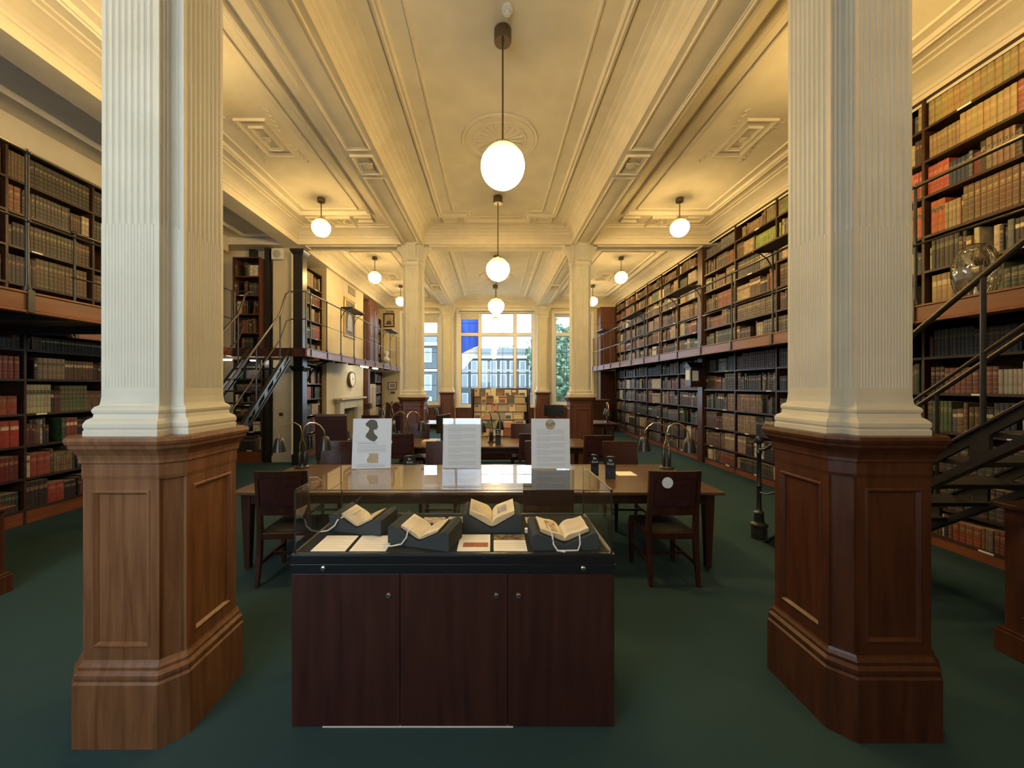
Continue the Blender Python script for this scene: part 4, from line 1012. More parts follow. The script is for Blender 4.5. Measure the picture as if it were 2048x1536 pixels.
def cradle_book(i, lb, lbc, x, y, rz, W_=.175, D_=.185, hh=.085, book=.115, bl=.165, thick=1.0, style=0, strap=None, sl=.42, ragged=False):
    r = thing('book_cradle', lbc, 'book stand', (x, y, DK), rz, 'grey foam book cradles')
    for s in (-1, 1):
        prof = [(0,0),(s*W_,0),(s*W_,hh),(s*(W_-.022),hh+.012),(s*.008,.026),(0,.022)]
        zb = .018
        a = [(px, -D_/2, pz) for px, pz in prof]; c_ = [(px, D_/2, pz+(zb if pz > 0 else 0)) for px, pz in prof]
        n = len(a)
        put('wedge', B().add(a+c_, [tuple(range(n)) if s < 0 else tuple(range(n-1,-1,-1)), tuple(range(2*n-1,n-1,-1)) if s < 0 else tuple(range(n,2*n))]+[((k,n+k,n+(k+1)%n,(k+1)%n) if s<0 else (k,(k+1)%n,n+(k+1)%n,n+k)) for k in range(n)]), M['foam'], r, world=False)
    o = thing('open_book', lb, 'book', (x, y, DK), rz, 'open antique books in the display case')
    tilt = lambda yy: .018*(yy+D_/2)/D_
    zr = lambda q: .028+max(0, abs(q)-.008)*((hh+.012-.026)/(W_-.03))+.001
    cv = B()
    for s in (-1, 1):
        rings = []
        for yy in (-bl/2-.004, bl/2+.004):
            q = [0.0, .02, .06, book+.004]
            rings.append([(s*v, yy, zr(v)+tilt(yy)) for v in q]+[(s*v, yy, zr(v)+tilt(yy)+.003) for v in reversed(q)])
        n = 8; vs = rings[0]+rings[1]
        cv.add(vs, [tuple(range(n)), tuple(range(2*n-1,n-1,-1))]+[(k,n+k,n+(k+1)%n,(k+1)%n) for k in range(n)])
    put('cover', cv, M['cover'], o, world=False)
    for s in (-1, 1):
        pb = B(); q = [0, .006, .016, .03, .05, .075, .10, book]
        tk = [.006,.016,.022,.024,.022,.019,.016,.013]
        if s > 0 and style == 0: tk = [t_*.8 for t_ in tk]
        ys = [-bl/2+bl*k/6 for k in range(7)]
        top = []; 
        for yi, yy in enumerate(ys):
            top.append([(s*v, yy+(.0025*math.sin(v*90+i) if ragged else 0), zr(v)+.0032+tilt(yy)+t_*thick+(.0022*math.sin(yy*70+v*60) if ragged else 0)) for v, t_ in zip(q, tk)])
        bot = [[(s*v, yy, zr(v)+.0032+tilt(yy)) for v in q] for yy in (ys[0], ys[-1])]
        m_ = len(q); vs = [p for row in top for p in row]
        fs = [(j*m_+k, j*m_+k+1, (j+1)*m_+k+1, (j+1)*m_+k) if s > 0 else (j*m_+k, (j+1)*m_+k, (j+1)*m_+k+1, j*m_+k+1) for j in range(6) for k in range(m_-1)]
        pb.add(vs, fs, 0, True)
        # edges: front, back, fore edge
        fe = bot[0]+top[0]; pb.add(fe, [(k,k+1,m_+k+1,m_+k) if s > 0 else (k,m_+k,m_+k+1,k+1) for k in range(m_-1)], 1)
        be = bot[1]+top[-1]; pb.add(be, [(k,m_+k,m_+k+1,k+1) if s > 0 else (k,k+1,m_+k+1,m_+k) for k in range(m_-1)], 1)
        fo = [bot[0][-1], bot[1][-1]]+[row[-1] for row in top]
        pb.add([bot[0][-1]]+[row[-1] for row in top]+[bot[1][-1]], [tuple(range(9))], 1)
        put('pages', pb, [M['page'], M['pedge']], o, world=False)
        # text lines or illustration
        ill = (style == 1 and s > 0) or (style == 2 and s < 0)
        def P(v, yy):
            k = 0
            while k < m_-2 and q[k+1] < v: k += 1
            u = (v-q[k])/(q[k+1]-q[k]); t_ = tk[k]+(tk[k+1]-tk[k])*u
            return (s*v, yy, zr(v)+.0032+tilt(yy)+t_*thick+.0007+(.002 if ragged else 0))
        if ill:
            bb = B(); n = 5
            vs = [P(.03+.055*a_/n, -.05+.095*c_) for c_ in (0,1) for a_ in range(n+1)]
            bb.add(vs, [(k,k+1,n+2+k,n+1+k) for k in range(n)])
            put('illustration', bb, M['blueill'] if style == 1 else M['brownill'], o, world=False)
        else:
            bb = B()
            for k in range(11 if style else 9):
                yy = bl/2-.022-k*(bl-.04)/11
                n = 4; vs = [P(.02+(book-.032)*a_/n, yy+c_) for c_ in (0,.0022) for a_ in range(n+1)]
                bb.add(vs, [(a_,a_+1,n+2+a_,n+1+a_) for a_ in range(n)])
            put('printed_text', bb, M['beige'] if style != 1 else M['sepia'], o, world=False)
    if strap:
        for pth in strap:
            put('strap', B().tube([Vector((p[0], p[1], p[2])) for p in pth], .0042, 6), M['strap'], o, world=False)
    return r
cradle_book(1, 'slim open antique book with white strap on the rear cradle by the glass side', 'grey foam cradle at the back of the case by the glass side',
    -.735, 2.175, math.radians(-17), W_=.165, D_=.17, book=.10, bl=.13, thick=.75,
    strap=[[(-.05,.075,.075),(-.055,.03,.088),(-.06,-.03,.083),(-.085,-.062,.08),(-.11,-.086,.065),(-.12,-.10,.035),(-.15,-.12,.012),(-.19,-.125,.005)]])
cradle_book(2, 'open antique book with white strap on the front cradle left of centre', 'grey foam cradle at the front of the case left of centre',
    -.352, 2.0, math.radians(-17), W_=.17, D_=.18, book=.105, bl=.14, thick=.8,
    strap=[[(-.03,.07,.065),(-.04,.02,.072),(-.055,-.05,.076),(-.06,-.08,.07),(-.06,-.094,.045),(-.08,-.11,.015),(-.13,-.125,.005),(-.17,-.12,.005)]])
cradle_book(3, 'thick open book with blue grey illustration on the high cradle right of centre', 'grey foam cradle at the back of the case right of centre',
    -.003, 2.20, 0, W_=.163, D_=.18, book=.125, bl=.17, thick=1.6, style=1, hh=.09)
cradle_book(4, 'open ragged edged antique book with brown illustration at the far end of the case', 'grey foam cradle under the ragged edged book in the case',
    .36, 1.985, math.radians(2), W_=.165, D_=.20, book=.122, bl=.15, thick=1.1, style=2, ragged=True, hh=.07,
    strap=[[(-.08,.06,.085),(-.075,.02,.09),(-.07,-.05,.088),(-.065,-.085,.07),(-.062,-.104,.03),(-.045,-.125,.008),(-.01,-.13,.004)],
           [(.085,.06,.09),(.085,.0,.088),(.075,-.06,.08),(.072,-.09,.065),(.07,-.106,.03),(.055,-.122,.007),(-.01,-.12,.005),(-.05,-.118,.006)]])

# acrylic sign holders
def sign(lb, x, y, rz, kind):
    r = thing('sign_holder', lb, 'sign', (x, y, gz+.001), rz, 'white signs on the display case')
    lean = Matrix.Rotation(math.radians(-7), 4, 'X')
    w_, h_ = .232, .305
    put('acrylic_stand', B().box(-w_/2-.003,w_/2+.003,-.0045,-.0025,0,h_,T=lean).box(-w_/2-.003,w_/2+.003,-.002,.075,0,.0025), M['acry'], r, world=False)
    put('card', B().box(-w_/2,w_/2,-.0015,.0015,.003,h_-.001,T=lean), M['card'], r, world=False)
    t = B(); fy = -.0021
    def ln(x0, x1, z, h=.0016): t.box(x0, x1, fy, fy+.0005, z, z+h, T=lean)
    if kind == 1:
        pts = [(-.012,.298),(.010,.296),(.024,.288),(.030,.274),(.031,.262),(.036,.252),(.030,.250),(.029,.240),(.022,.236),(.012,.238),(.008,.228),(.012,.215),(.022,.203),(.033,.192),(.031,.182),(.020,.170),(.016,.163),(-.004,.168),(-.022,.178),(-.040,.194),(-.036,.210),(-.024,.224),(-.018,.240),(-.022,.250),(-.036,.258),(-.042,.268),(-.040,.278),(-.032,.280),(-.026,.290)]
        s_ = B().prism([(p[0], fy, p[1]) for p in pts], (0,.0006,0), T=lean)
        put('silhouette', s_, M['inkd'], r, world=False)
        for z in (.155,.150,.138,.128,.118,.112,.104): ln(-.085, .085 if z < .148 else .03, z)
        for a, c in ((-.09,.162),(-.09,.098)): ln(-.09,.09,c,.0006)
        put('printed_picture', B().box(-.035,.04,fy,fy+.0005,.035,.093,T=lean), M['beige'], r, world=False)
        put('printed_profile', B().prism([(p[0],fy-.0004,p[1]) for p in ((-.045,.092),(-.02,.093),(-.012,.082),(-.02,.07),(-.026,.06),(-.028,.05),(-.022,.036),(-.042,.036),(-.04,.05),(-.046,.06))], (0,.0004,0), T=lean), M['card'], r, world=False)
        for z in (.026,.018,.012): ln(-.085,.08,z)
    else:
        if kind == 3: put('printed_portrait', B().prism([(.035*math.cos(a)*.85,fy,.268+.032*math.sin(a)) for a in [2*PI*k/20 for k in range(20)]], (0,.0005,0), T=lean), M['sepia'], r, world=False)
        z = .232 if kind == 3 else .285; k = 0
        while z > .02:
            k += 1
            ln(-.085, .085-(.09 if k % 4 == 0 else 0), z); z -= .0085 if k % 4 else .015
        ln(-.09,.09,.24 if kind == 3 else .295,.0006)
    put('printed_text', t, M['ink'], r, world=False)
    return r
sign('white sign with dark woman silhouette standing on the display case', -.734, 2.30, math.radians(4), 1)
sign('white sign covered with text only, middle of the display case top', -.187, 2.31, 0, 2)
sign('white sign with small oval portrait print above text on the display case', .352, 2.295, math.radians(-4), 3)

# ------------------------------------------------------------------ tables and chairs
TZ = .723
def table(lb, x0, x1, y0, y1, mids=()):
    r = thing('reading_table', lb, 'table', ((x0+x1)/2, (y0+y1)/2, 0), group='wooden reading tables')
    put('tabletop', B().box(x0, x1, y0, y1, TZ-.028, TZ), M['tablew'], r, bevel=.006)
    a = B(); e = .07
    a.box(x0+e+.02, x1-e-.02, y0+e, y0+e+.022, TZ-.12, TZ-.028).box(x0+e+.02, x1-e-.02, y1-e-.022, y1-e, TZ-.12, TZ-.028)
    a.box(x0+e, x0+e+.022, y0+e, y1-e, TZ-.12, TZ-.028).box(x1-e-.022, x1-e, y0+e, y1-e, TZ-.12, TZ-.028)
    put('apron', a, M['dwood'], r)
    for lx in [x0+e+.03, x1-e-.03]+list(mids):
        for ly in (y0+e+.03, y1-e-.03):
            sq = lambda s_, z: [(lx-s_,ly-s_,z),(lx+s_,ly-s_,z),(lx+s_,ly+s_,z),(lx-s_,ly+s_,z)]
            l = put('leg', B().loft([sq(.024,.02), sq(.030,.25), sq(.040,TZ-.15), sq(.042,TZ-.03)]), M['dwood'], r, bevel=.003)
            put('caster', B().lathe([(.014,0),(.018,.008),(.018,.02),(.012,.024)], (lx,ly,0), 12), M['brass'], l)
    return r
table('long reading table right behind the display case', -2.29, 2.03, 3.31, 4.50, mids=(-.13,))
table('second long reading table behind the first, with desk lamps', -2.15, 1.55, 5.80, 6.70, mids=(-.3,))
table('far left reading table beside the left mid-room column', -3.3, -1.0, 9.3, 10.3)
table('far right reading table beside the right mid-room column', 1.3, 3.1, 9.4, 10.3)

def make_chair():
    r = thing('reading_chair', 'x', 'chair')
    # seat faces +y (back at y=0)
    sw, sd = .215, .43
    # back legs / stiles
    for s in (-1, 1):
        x = s*.195
        def sq(c, hx, hy, z): return [(c[0]-hx,c[1]-hy,z),(c[0]+hx,c[1]-hy,z),(c[0]+hx,c[1]+hy,z),(c[0]-hx,c[1]+hy,z)]
        put('leg', B().loft([sq((x,-.05),.014,.015,0), sq((x,-.01),.019,.02,.25), sq((x,.0),.020,.022,.45), sq((x,-.012),.019,.018,.62)]), M['dwood'], r, world=False, bevel=.003)
        put('leg', B().loft([sq((x,sd-.03),.015,.015,0), sq((x,sd-.03),.021,.021,.40)]), M['dwood'], r, world=False, bevel=.003)
        put('stretcher', B().box(x-.009,x+.009,-.01,sd-.03,.16,.19), M['dwood'], r, world=False)
    put('stretcher', B().box(-.19,.19,.18,.20,.165,.19), M['dwood'], r, world=False)
    put('seat_frame', B().box(-.205,.205,-.015,sd,.375,.43), M['dwood'], r, world=False, bevel=.004)
    n = 6; vs = []
    for j in range(n+1):
        for i in range(n+1):
            u, v = i/n*2-1, j/n*2-1; e = (1-u**4)*(1-v**4)
            vs.append((u*.20, .015+(v+1)/2*(sd-.02), .431+.035*e))
    b = B().add(vs, [(j*(n+1)+i, j*(n+1)+i+1, (j+1)*(n+1)+i+1, (j+1)*(n+1)+i) for j in range(n) for i in range(n)], 0, True)
    put('seat', b, M['bleather'], r, world=False)
    # back frame (slightly curved and raked)
    m = 8; front = []; 
    def bp(u, z, off): return (u*.212, -.012-(z-.6)*.12-.022*(1-u*u)*1.0+off, z)
    def slab(u0, u1, z0, z1, o0, o1):
        bb = B(); vs = []
        for k in range(m+1):
            u = u0+(u1-u0)*k/m
            vs += [bp(u,z0,o0), bp(u,z1,o0), bp(u,z1,o1), bp(u,z0,o1)]
        fs = [(k*4+a, (k+1)*4+a, (k+1)*4+(a+1)%4, k*4+(a+1)%4) for k in range(m) for a in range(4)]+[(0,1,2,3), (m*4+3,m*4+2,m*4+1,m*4)]
        return bb.add(vs, fs, 0, False)
    bf = slab(-1,1,.90,.955,-.014,.014); o2 = slab(-1,1,.585,.64,-.014,.014)
    for q in (slab(-1,-.86,.64,.90,-.014,.014), slab(.86,1,.64,.90,-.014,.014), o2): bf.add(q.v, q.f)
    put('backrest_frame', bf, M['dwood'], r, world=False)
    bk_ = slab(-.86,.86,.64,.90,-.006,.014); q = slab(-.78,.78,.665,.878,-.020,.028); bk_.add(q.v, q.f)
    put('backrest', bk_, M['leather'], r, world=False)
    return r
ch0 = make_chair()
CH = [ # x, y, rz(0: back towards camera), label
 (-1.735, 3.17, .06, 'dark leather backed chair pulled to the long table, nearest to the left column'),
 (1.497, 3.17, .0, 'dark chair with a round white sticker on its back at the long table'),
 (.47, 3.22, -.05, 'dark chair tucked under the long table, seen only through the display case glass'),
 (-1.93, 4.72, PI, 'chair facing the viewer across the long table beside the twin desk lamp'),
 (-.62, 4.72, PI, 'chair facing the viewer behind the long table, between silhouette sign and text sign'),
 (.62, 4.74, PI-.05, 'chair facing the viewer behind the long table, partly hidden by the portrait sign'),
 (1.60, 4.72, PI, 'chair facing the viewer behind the navy leaflet holders'),
 (-1.36, 5.60, 0, 'chair at the second table with a pale disc on its back'),
 (.60, 5.60, 0, 'chair at the second table just behind the portrait sign'),
 (1.50, 5.42, .04, 'chair at the end of the second table toward the right bookcases'),
 (-1.36, 6.90, PI, 'chair on the far side of the second table beside the mid-room column'),
 (.55, 6.95, PI, 'chair on the far side of the second table in front of the leaflet rack'),
 (-2.9, 9.1, .0, 'dark chair at the far left reading table by the fireplace'),
 (-2.1, 9.1, .1, 'dark chair at the far left reading table, next to the column'),
 (2.2, 9.2, 0, 'dark chair at the far right reading table'),
]
for i, (x, y, a, lb) in enumerate(CH):
    o = ch0 if i == 0 else dup(ch0, (0,0,0))
    o.location = (x, y, 0); o.rotation_euler = (0,0,a); tag(o, lb, 'chair', 'dark wooden reading chairs')
# stickers on two chair backs
def sticker(x, y, z, lb, r_=.045):
    b = B().lathe([(r_,0),(r_,-.002),(.002,-.002)], (x,y,z), 24, axis='y'); tag(put('round_sticker', b, M['card']), lb, 'sticker', 'round white stickers')
sticker(1.42, 3.083, .865, 'round white sticker on the back of the right front chair')
sticker(-1.50, 5.513, .84, 'pale round sticker on a chair back at the second table')

# high backed armchairs
def armchair(lb, x, y, rz):
    r = thing('armchair', lb, 'armchair', (x,y,0), rz, 'leather armchairs')
    put('seat', B().box(-.27,.27,-.02,.46,.30,.46), M['leather'], r, world=False, bevel=.03)
    put('backrest', B().add([(-.28,-.10,.30),(.28,-.10,.30),(.28,-.02,.30),(-.28,-.02,.30),(-.27,-.22,1.13),(.27,-.22,1.13),(.27,-.15,1.15),(-.27,-.15,1.15)], [(0,3,2,1),(4,5,6,7),(0,1,5,4),(1,2,6,5),(2,3,7,6),(3,0,4,7)]), M['leather'], r, world=False, bevel=.02)
    for s in (-1,1):
        put('armrest', B().tube([(s*.29,-.12,.66),(s*.30,.1,.66),(s*.30,.36,.64),(s*.30,.40,.55),(s*.30,.40,.30)], .018, 8), M['chrome'], r, world=False)
        for yy in (-.06,.40): put('leg', B().box(s*.25-.02,s*.25+.02,yy-.02,yy+.02,0,.30), M['dwood'], r, world=False)
    return r
armchair('high backed oxblood leather armchair beside the lower left bookcase and mantel', -2.93, 7.0, .15)
armchair('reddish armchair at the far left near the end wall', -3.3, 12.6, .5)

# ------------------------------------------------------------------ desk lamps
def desk_lamp(lb, x, y, rz, z0=TZ, s=1.0):
    r = thing('desk_lamp', lb, 'lamp', (x,y,z0), rz, 'twin-arm brass desk lamps')
    put('base', B().lathe([(.075,0),(.078,.01),(.06,.022),(.02,.03),(.016,.04)], (0,0,0), 24), M['iron'], r, world=False)
    for s_ in (-1,1):
        x0 = s_*.028
        put('post', B().lathe([(.012,.02),(.018,.03),(.018,.17),(.011,.18)], (x0,0,0), 14), M['iron'], r, world=False)
        pts = [(x0,0,.17),(x0,0,.24),(x0+s_*.002,0,.30),(x0-s_*.012,0,.35),(x0-s_*.022,0,.40)]
        pts = [(x0,0,.17),(x0,0,.26),(x0-s_*.02,0,.32),(x0-s_*.022,0,.40),(x0-s_*.005,0,.47),(x0+s_*.05,0,.51),(x0+s_*.11,0,.505),(x0+s_*.16,0,.47),(x0+s_*.195,0,.42),(x0+s_*.21,0,.36),(x0+s_*.21,0,.33)]
        put('arm', B().tube(pts, .0075, 8), M['brass'], r, world=False)
        put('lamp_shade', B().lathe([(.014,.16),(.03,.155),(.042,.14),(.052,.10),(.062,.055),(.072,0),(.069,0),(.058,.055),(.046,.10),(.03,.145),(.012,.15)], (x0+s_*.21,0,.19), 22), M['iron'], r, world=False)
    return r
dl = desk_lamp('twin-arm brass desk lamp at the left end of the long table', -2.16, 4.32, .25)
for x, y, a, lb in ((1.98-.02, 4.28, -.2, 'twin-arm brass desk lamp at the right end of the long table'), (.78, 5.05-.8, 1.35, 'twin-arm brass desk lamp on the long table behind the portrait sign'),
        (-.02, 6.25, .9, 'twin-arm brass desk lamp on the second table before the leaflet rack'), (-1.40, 6.2, .3, 'twin-arm brass desk lamp on the second table near the monitor'), (-1.7, 9.8, .2, 'desk lamp on the far left reading table by the column'),
        (-2.6, 9.8, .3, 'desk lamp on the far left reading table toward the fireplace'), (2.9, 9.6, 1.4, 'desk lamp on the far right reading table')):
    dup(dl, (x, y, TZ), a, lb)

# ------------------------------------------------------------------ things on tables
def font(txt, size, mm, parent, loc, rot, ext=.0006):
    cu = bpy.data.curves.new('lettering', 'FONT'); cu.body = txt; cu.size = size; cu.extrude = ext; cu.align_x = 'CENTER'
    t_ = bpy.data.objects.new('lettering', cu); C.objects.link(t_)
    me = bpy.data.meshes.new_from_object(t_.evaluated_get(bpy.context.evaluated_depsgraph_get())); bpy.data.objects.remove(t_)
    o = bpy.data.objects.new('lettering', me); C.objects.link(o); me.materials.clear(); me.materials.append(mm)
    o.parent = parent; o.location = loc; o.rotation_euler = rot; return o
def leaflet_block(lb, x, y, z, rz, w_=.075, h_=.17):
    r = thing('leaflet_holder', lb, 'leaflet holder', (x,y,z), rz, 'navy upright notice blocks')
    put('block', B().prism([(-w_/2,-.03,0),(w_/2,-.03,0),(0,.035,0)], (0,0,h_)), M['navy'], r, world=False)
    put('pattern', B().box(-w_/2+.004,w_/2-.004,-.031,-.0302,.004,h_*.45), M['navyp'], r, world=False)
    for k, t_ in enumerate(('Be', 'Kind')):
        font(t_, .034, M['wtext'], r, (0,-.0312,h_-.045-.036*k), (PI/2,0,0))
    return r
leaflet_block('navy triangular notice block reading Be Kind on the long table, nearer the sign', 1.05, 3.95, TZ, .15, .085, .215)
leaflet_block('navy triangular notice block reading Be Kind on the long table, nearer the paper sheet', 1.18, 3.82, TZ, -.1, .10, .22)
leaflet_block('navy notice block reading Be Kind lying behind the display case beside a black mouse', -.93, 4.25, TZ, .3, .13, .15)
leaflet_block('tall navy notice block standing on the second table before the leaflet rack', .085, 6.0, TZ, .1, .085, .24)
tag(put('paper_sheet', B().box(1.30,1.50,3.93,4.12,TZ,TZ+.001), M['paper']), 'white paper sheet lying on the right part of the long table', 'paper')
tag(put('cable', B().tube([(-1.99,3.72,TZ+.004),(-1.86,3.80,TZ+.012),(-1.74,3.78,TZ+.02),(-1.66,3.70,TZ+.006),(-1.74,3.64,TZ+.004),(-1.90,3.66,TZ+.004)], .004, 6), M['strap']), 'looped white cable lying on the long table beside the left front chair', 'cable')
tag(put('notebook', B().box(-1.12,-.90,6.0,6.25,TZ,TZ+.05), M['beige']), 'pale closed book lying on the second table beside the pencil box', 'book')
r = thing('pencil_box', 'small reddish box of white-tipped pencils on the second table', 'pencil box', (-.62, 6.1, TZ))
put('box', B().box(-.68,-.57,6.04,6.14,TZ,TZ+.10), M['redwood'], r)
for k in range(6): put('pencil', B().tube([(-.665+.016*k,6.09,TZ+.08),(-.65+.02*k,6.09,TZ+.15)], .004, 6), M['card'], r)
b = B()
b.sphere((-.74,4.22,TZ+.004), .055, 18, 6, a0=0, a1=PI/2, sq=.7)
tag(put('computer_mouse', b, M['black']), 'black rounded computer mouse on the long table behind the display case', 'mouse')
def monitor(lb, x, y, rz, z0=TZ, w_=.50, h_=.30, grp='black monitors'):
    r = thing('monitor', lb, 'monitor', (x,y,z0), rz, grp)
    put('base', B().lathe([(.11,0),(.11,.008),(.03,.014),(.02,.02)], (0,0,0), 20), M['screen'], r, world=False)
    put('stand', B().box(-.02,.02,-.01,.02,.01,.22), M['screen'], r, world=False)
    put('screen', B().box(-w_/2,w_/2,-.045,-.012,.14,.14+h_), M['screen'], r, world=False, bevel=.006)
    return r
monitor('black monitor seen edge-on at the second table beside the left mid-room column', -.86, 6.50, 1.25)
monitor('black monitor on the far right reading table', 2.35, 9.9, .4)
monitor('small black monitor on the far right table nearer the column', 1.6, 9.9, -.3)
b = B().box(-.2,.05,6.35,6.55,TZ,TZ+.03)

# leaflet rack with booklets
r = thing('leaflet_rack', 'tall wide display rack packed with booklets before the wide window', 'rack', (.165, 8.0, 0))
RX0, RX1 = -.42, .76
put('frame', B().box(RX0-.03,RX0,7.95,8.35,0,1.60).box(RX1,RX1+.03,7.95,8.35,0,1.60).box(RX0-.03,RX1+.03,8.32,8.35,.03,1.60), M['dwood'], r, bevel=.004)
ROWS = [.42+.17*k for k in range(6)]+[1.415]
for k, z in enumerate(ROWS): put('ledge', B().box(RX0,RX1,8.0+.04*k,8.315,z-.012,z), M['dwood'], r)
BK = [('orange',(.30,.11,.05)),('cream',(.62,.55,.40)),('beige',(.45,.36,.24)),('olive green',(.22,.24,.12)),('dark green',(.06,.10,.07)),('brick red',(.26,.07,.05)),('yellow',(.48,.36,.13)),('grey',(.28,.28,.28)),('navy',(.03,.05,.09)),('brown',(.16,.09,.05)),('white',(.66,.66,.62)),('pink',(.50,.25,.20))]
bms = {n: mat(n+' booklet', c, .45) for n, c in BK}
for k, z in enumerate(ROWS):
    x = RX0+.02; j = 0
    while x < RX1-.12:
        w_ = random.choice((.12,.15,.18,.24)); w_ = min(w_, RX1-x-.01); h_ = random.uniform(.155,.20) if k < 6 else random.uniform(.15,.19); j += 1
        n = random.choice([q[0] for q in BK]+['cream','beige','grey','brown','olive green','white']*2+['cream','beige']*3)
        T = Matrix.Translation((x+w_/2, 8.015+.04*k+.010*(j%2), z)) @ Matrix.Rotation(math.radians(-10),4,'X')
        rr = thing('booklet', '%s booklet standing in the leaflet rack, %s in %s row from the floor' % (n, ORD[j], ORD[k+1]), 'booklet', (x+w_/2, 8.02+.04*k, z), group='booklets in the leaflet rack')
        put('cover', B().box(-w_/2+.004,w_/2-.004,0,.008,.0,h_,T=T), bms[n], rr)
        n2 = random.choice([q[0] for q in BK]+['cream','beige','brown','dark green']*3); q = random.random()
        pz0, pz1 = (h_*.1,h_*.55) if q < .5 else (h_*.6,h_*.85)
        put('cover_print', B().box(-w_/2+.02,w_/2-.02-(.03 if q > .3 else 0),-.001,0,pz0,pz1,T=T), bms[n2], rr)
        x += w_

# low cabinets at the picture edges
def low_case(lb, x0, x1, y0, y1, h, side):
    r = thing('low_cabinet', lb, 'cabinet', ((x0+x1)/2,(y0+y1)/2,0), group='low wooden cabinets near the viewer')
    put('carcass', B().box(x0,x1,y0,y1,.16,h-.03), M['mahog'], r, bevel=.003)
    put('plinth', B().box(x0-.03,x1+.03,y0-.03,y1+.03,0,.14).box(x0-.02,x1+.02,y0-.02,y1+.02,.14,.16), M['mahog'], r, bevel=.005)
    put('top', B().box(x0-.04,x1+.04,y0-.04,y1+.04,h-.03,h), M['mahog'], r, bevel=.006)
    xf = x0 if side < 0 else x1
    n = 2; L_ = (y1-y0)/n
    for k in range(n):
        d = B(); T = Matrix.Translation((xf,0,0)) @ Matrix(((0,0,side,0),(1,0,0,0),(0,1,0,0),(0,0,0,1)))
        d.sweep([(y0+k*L_+.06,.24),(y0+(k+1)*L_-.06,.24),(y0+(k+1)*L_-.06,h-.10),(y0+k*L_+.06,h-.10)] , [(0,0),(.006,.01),(.02,.01),(.03,0)], T=T)
        put('panel_moulding', d, M['mahog'], r)
low_case('dark mahogany cabinet corner at the right picture edge under the stairs', 3.18, 3.75, 1.2, 2.36, .93, -1)
low_case('dark wooden cabinet side at the left picture edge', -4.5, -3.90, 1.6, 3.04, .69, 1)

# wrapped fan on the right gallery
r = thing('desk_fan', 'round wire fan wrapped in clear plastic on the right gallery floor', 'fan', (4.1, 3.22, GZ), math.radians(20))
put('base', B().lathe([(.12,0),(.12,.012),(.05,.03),(.018,.05),(.016,.12)], (0,0,0), 24), M['fanw'], r, world=False)
g = B()
for R_, yy in ((.215,-.0),(.21,.05),(.21,-.05),(.12,-.075),(.05,-.08)): g.tube([(R_*math.cos(2*PI*k/36), yy, .245+R_*math.sin(2*PI*k/36)) for k in range(36)], .0028, 5, closed=True)
for k in range(28):
    a = 2*PI*k/28; c_, s_ = math.cos(a), math.sin(a)
    g.tube([(.04*c_,-.082,.245+.04*s_),(.13*c_,-.075,.245+.13*s_),(.21*c_,-.045,.245+.21*s_),(.215*c_,0,.245+.215*s_),(.2*c_,.05,.245+.2*s_),(.05*c_,.075,.245+.05*s_)], .0016, 4)
put('guard', g, M['fanw'], r, world=False)
put('motor', B().lathe([(.03,-.04),(.05,-.03),(.06,.03),(.055,.12),(.03,.14)], (0,0,.245), 20, axis='y'), M['fanw'], r, world=False)
for k in range(4):
    a = k*PI/2; T = Matrix.Translation((0,-.02,.245)) @ Matrix.Rotation(a,4,'Y') @ Matrix.Rotation(.5,4,'Z')
    put('blade', B().add([(.03,0,-.02),(.03,0,.03),(.10,.012,.075),(.17,.0,.07),(.185,0,.0),(.15,0,-.05)], [tuple(range(6))], T=T), M['card'], r, world=False)
bagv = B(); rings = []
for j in range(13):
    t_ = j/12; ph = -PI/2+PI*t_; rr_ = .235*math.cos(ph)**.7 if 0 < j < 12 else .01
    rings.append([((rr_*(1+.07*math.sin(5*a+3*t_)+.03*math.sin(11*a)))*math.cos(a), .12*(rr_/.235)*math.sin(a)*(1+.1*math.sin(7*a)), .242+.238*math.sin(ph)) for a in [2*PI*k/40 for k in range(40)]])
bagv.loft(rings, smooth=True)
put('plastic_bag', bagv, M['bag'], r, world=False)

# ------------------------------------------------------------------ outside
st('ground', B().box(-60, 60, YW+1.2, 140, -6.2, -6), M['pave'])
def house(lb, x0, x1, y, z0, z1, nw, bays, roofh=1.6):
    r = thing('town_house', lb, 'building', ((x0+x1)/2, y, z0), group='houses across the street')
    put('wall', B().box(x0,x1,y,y+8,z0,z1), M['brickx'], r)
    put('roof', B().prism([(x0,y,z1),(x0,y+8,z1),(x0,y+6,z1+roofh),(x0,y+2,z1+roofh)], (x1-x0,0,0)), M['slate'], r)
    c_ = B().box(x0,x1,y-.5,y,z1-.5,z1); c_.box(x0,x1,y-.25,y,bays-.25,bays+.1)
    put('cornice', c_, M['stonex'], r)
    n = nw; s_ = (x1-x0)/n
    for k in range(n):
        xm = x0+(k+.5)*s_
        for zc, hh in ((z1-2.0,1.9),(bays-2.0,2.2),(bays-5.5,2.2)):
            f = put('window', B().box(xm-.62,xm+.62,y-.08,y,zc-hh/2-.15,zc+hh/2+.15), M['stonex'], r)
            put('window_glass', B().box(xm-.42,xm+.42,y-.1,y-.08,zc-hh/2,zc+hh/2).box(xm-.03,xm+.03,y-.11,y-.1,zc-hh/2,zc+hh/2), M['paneX'], f)
    return r
house('brick town house with white cornice seen through the wide window', -6, 8.2, 70, -6, 7.2, 8, 4.6)
house('taller brick house seen through the right part of the wide window', 8.3, 16, 66, -6, 11, 4, 5.4)
house('white gabled house seen low through the left window', -22, -7, 60, -6, 8.5, 7, 4.2)
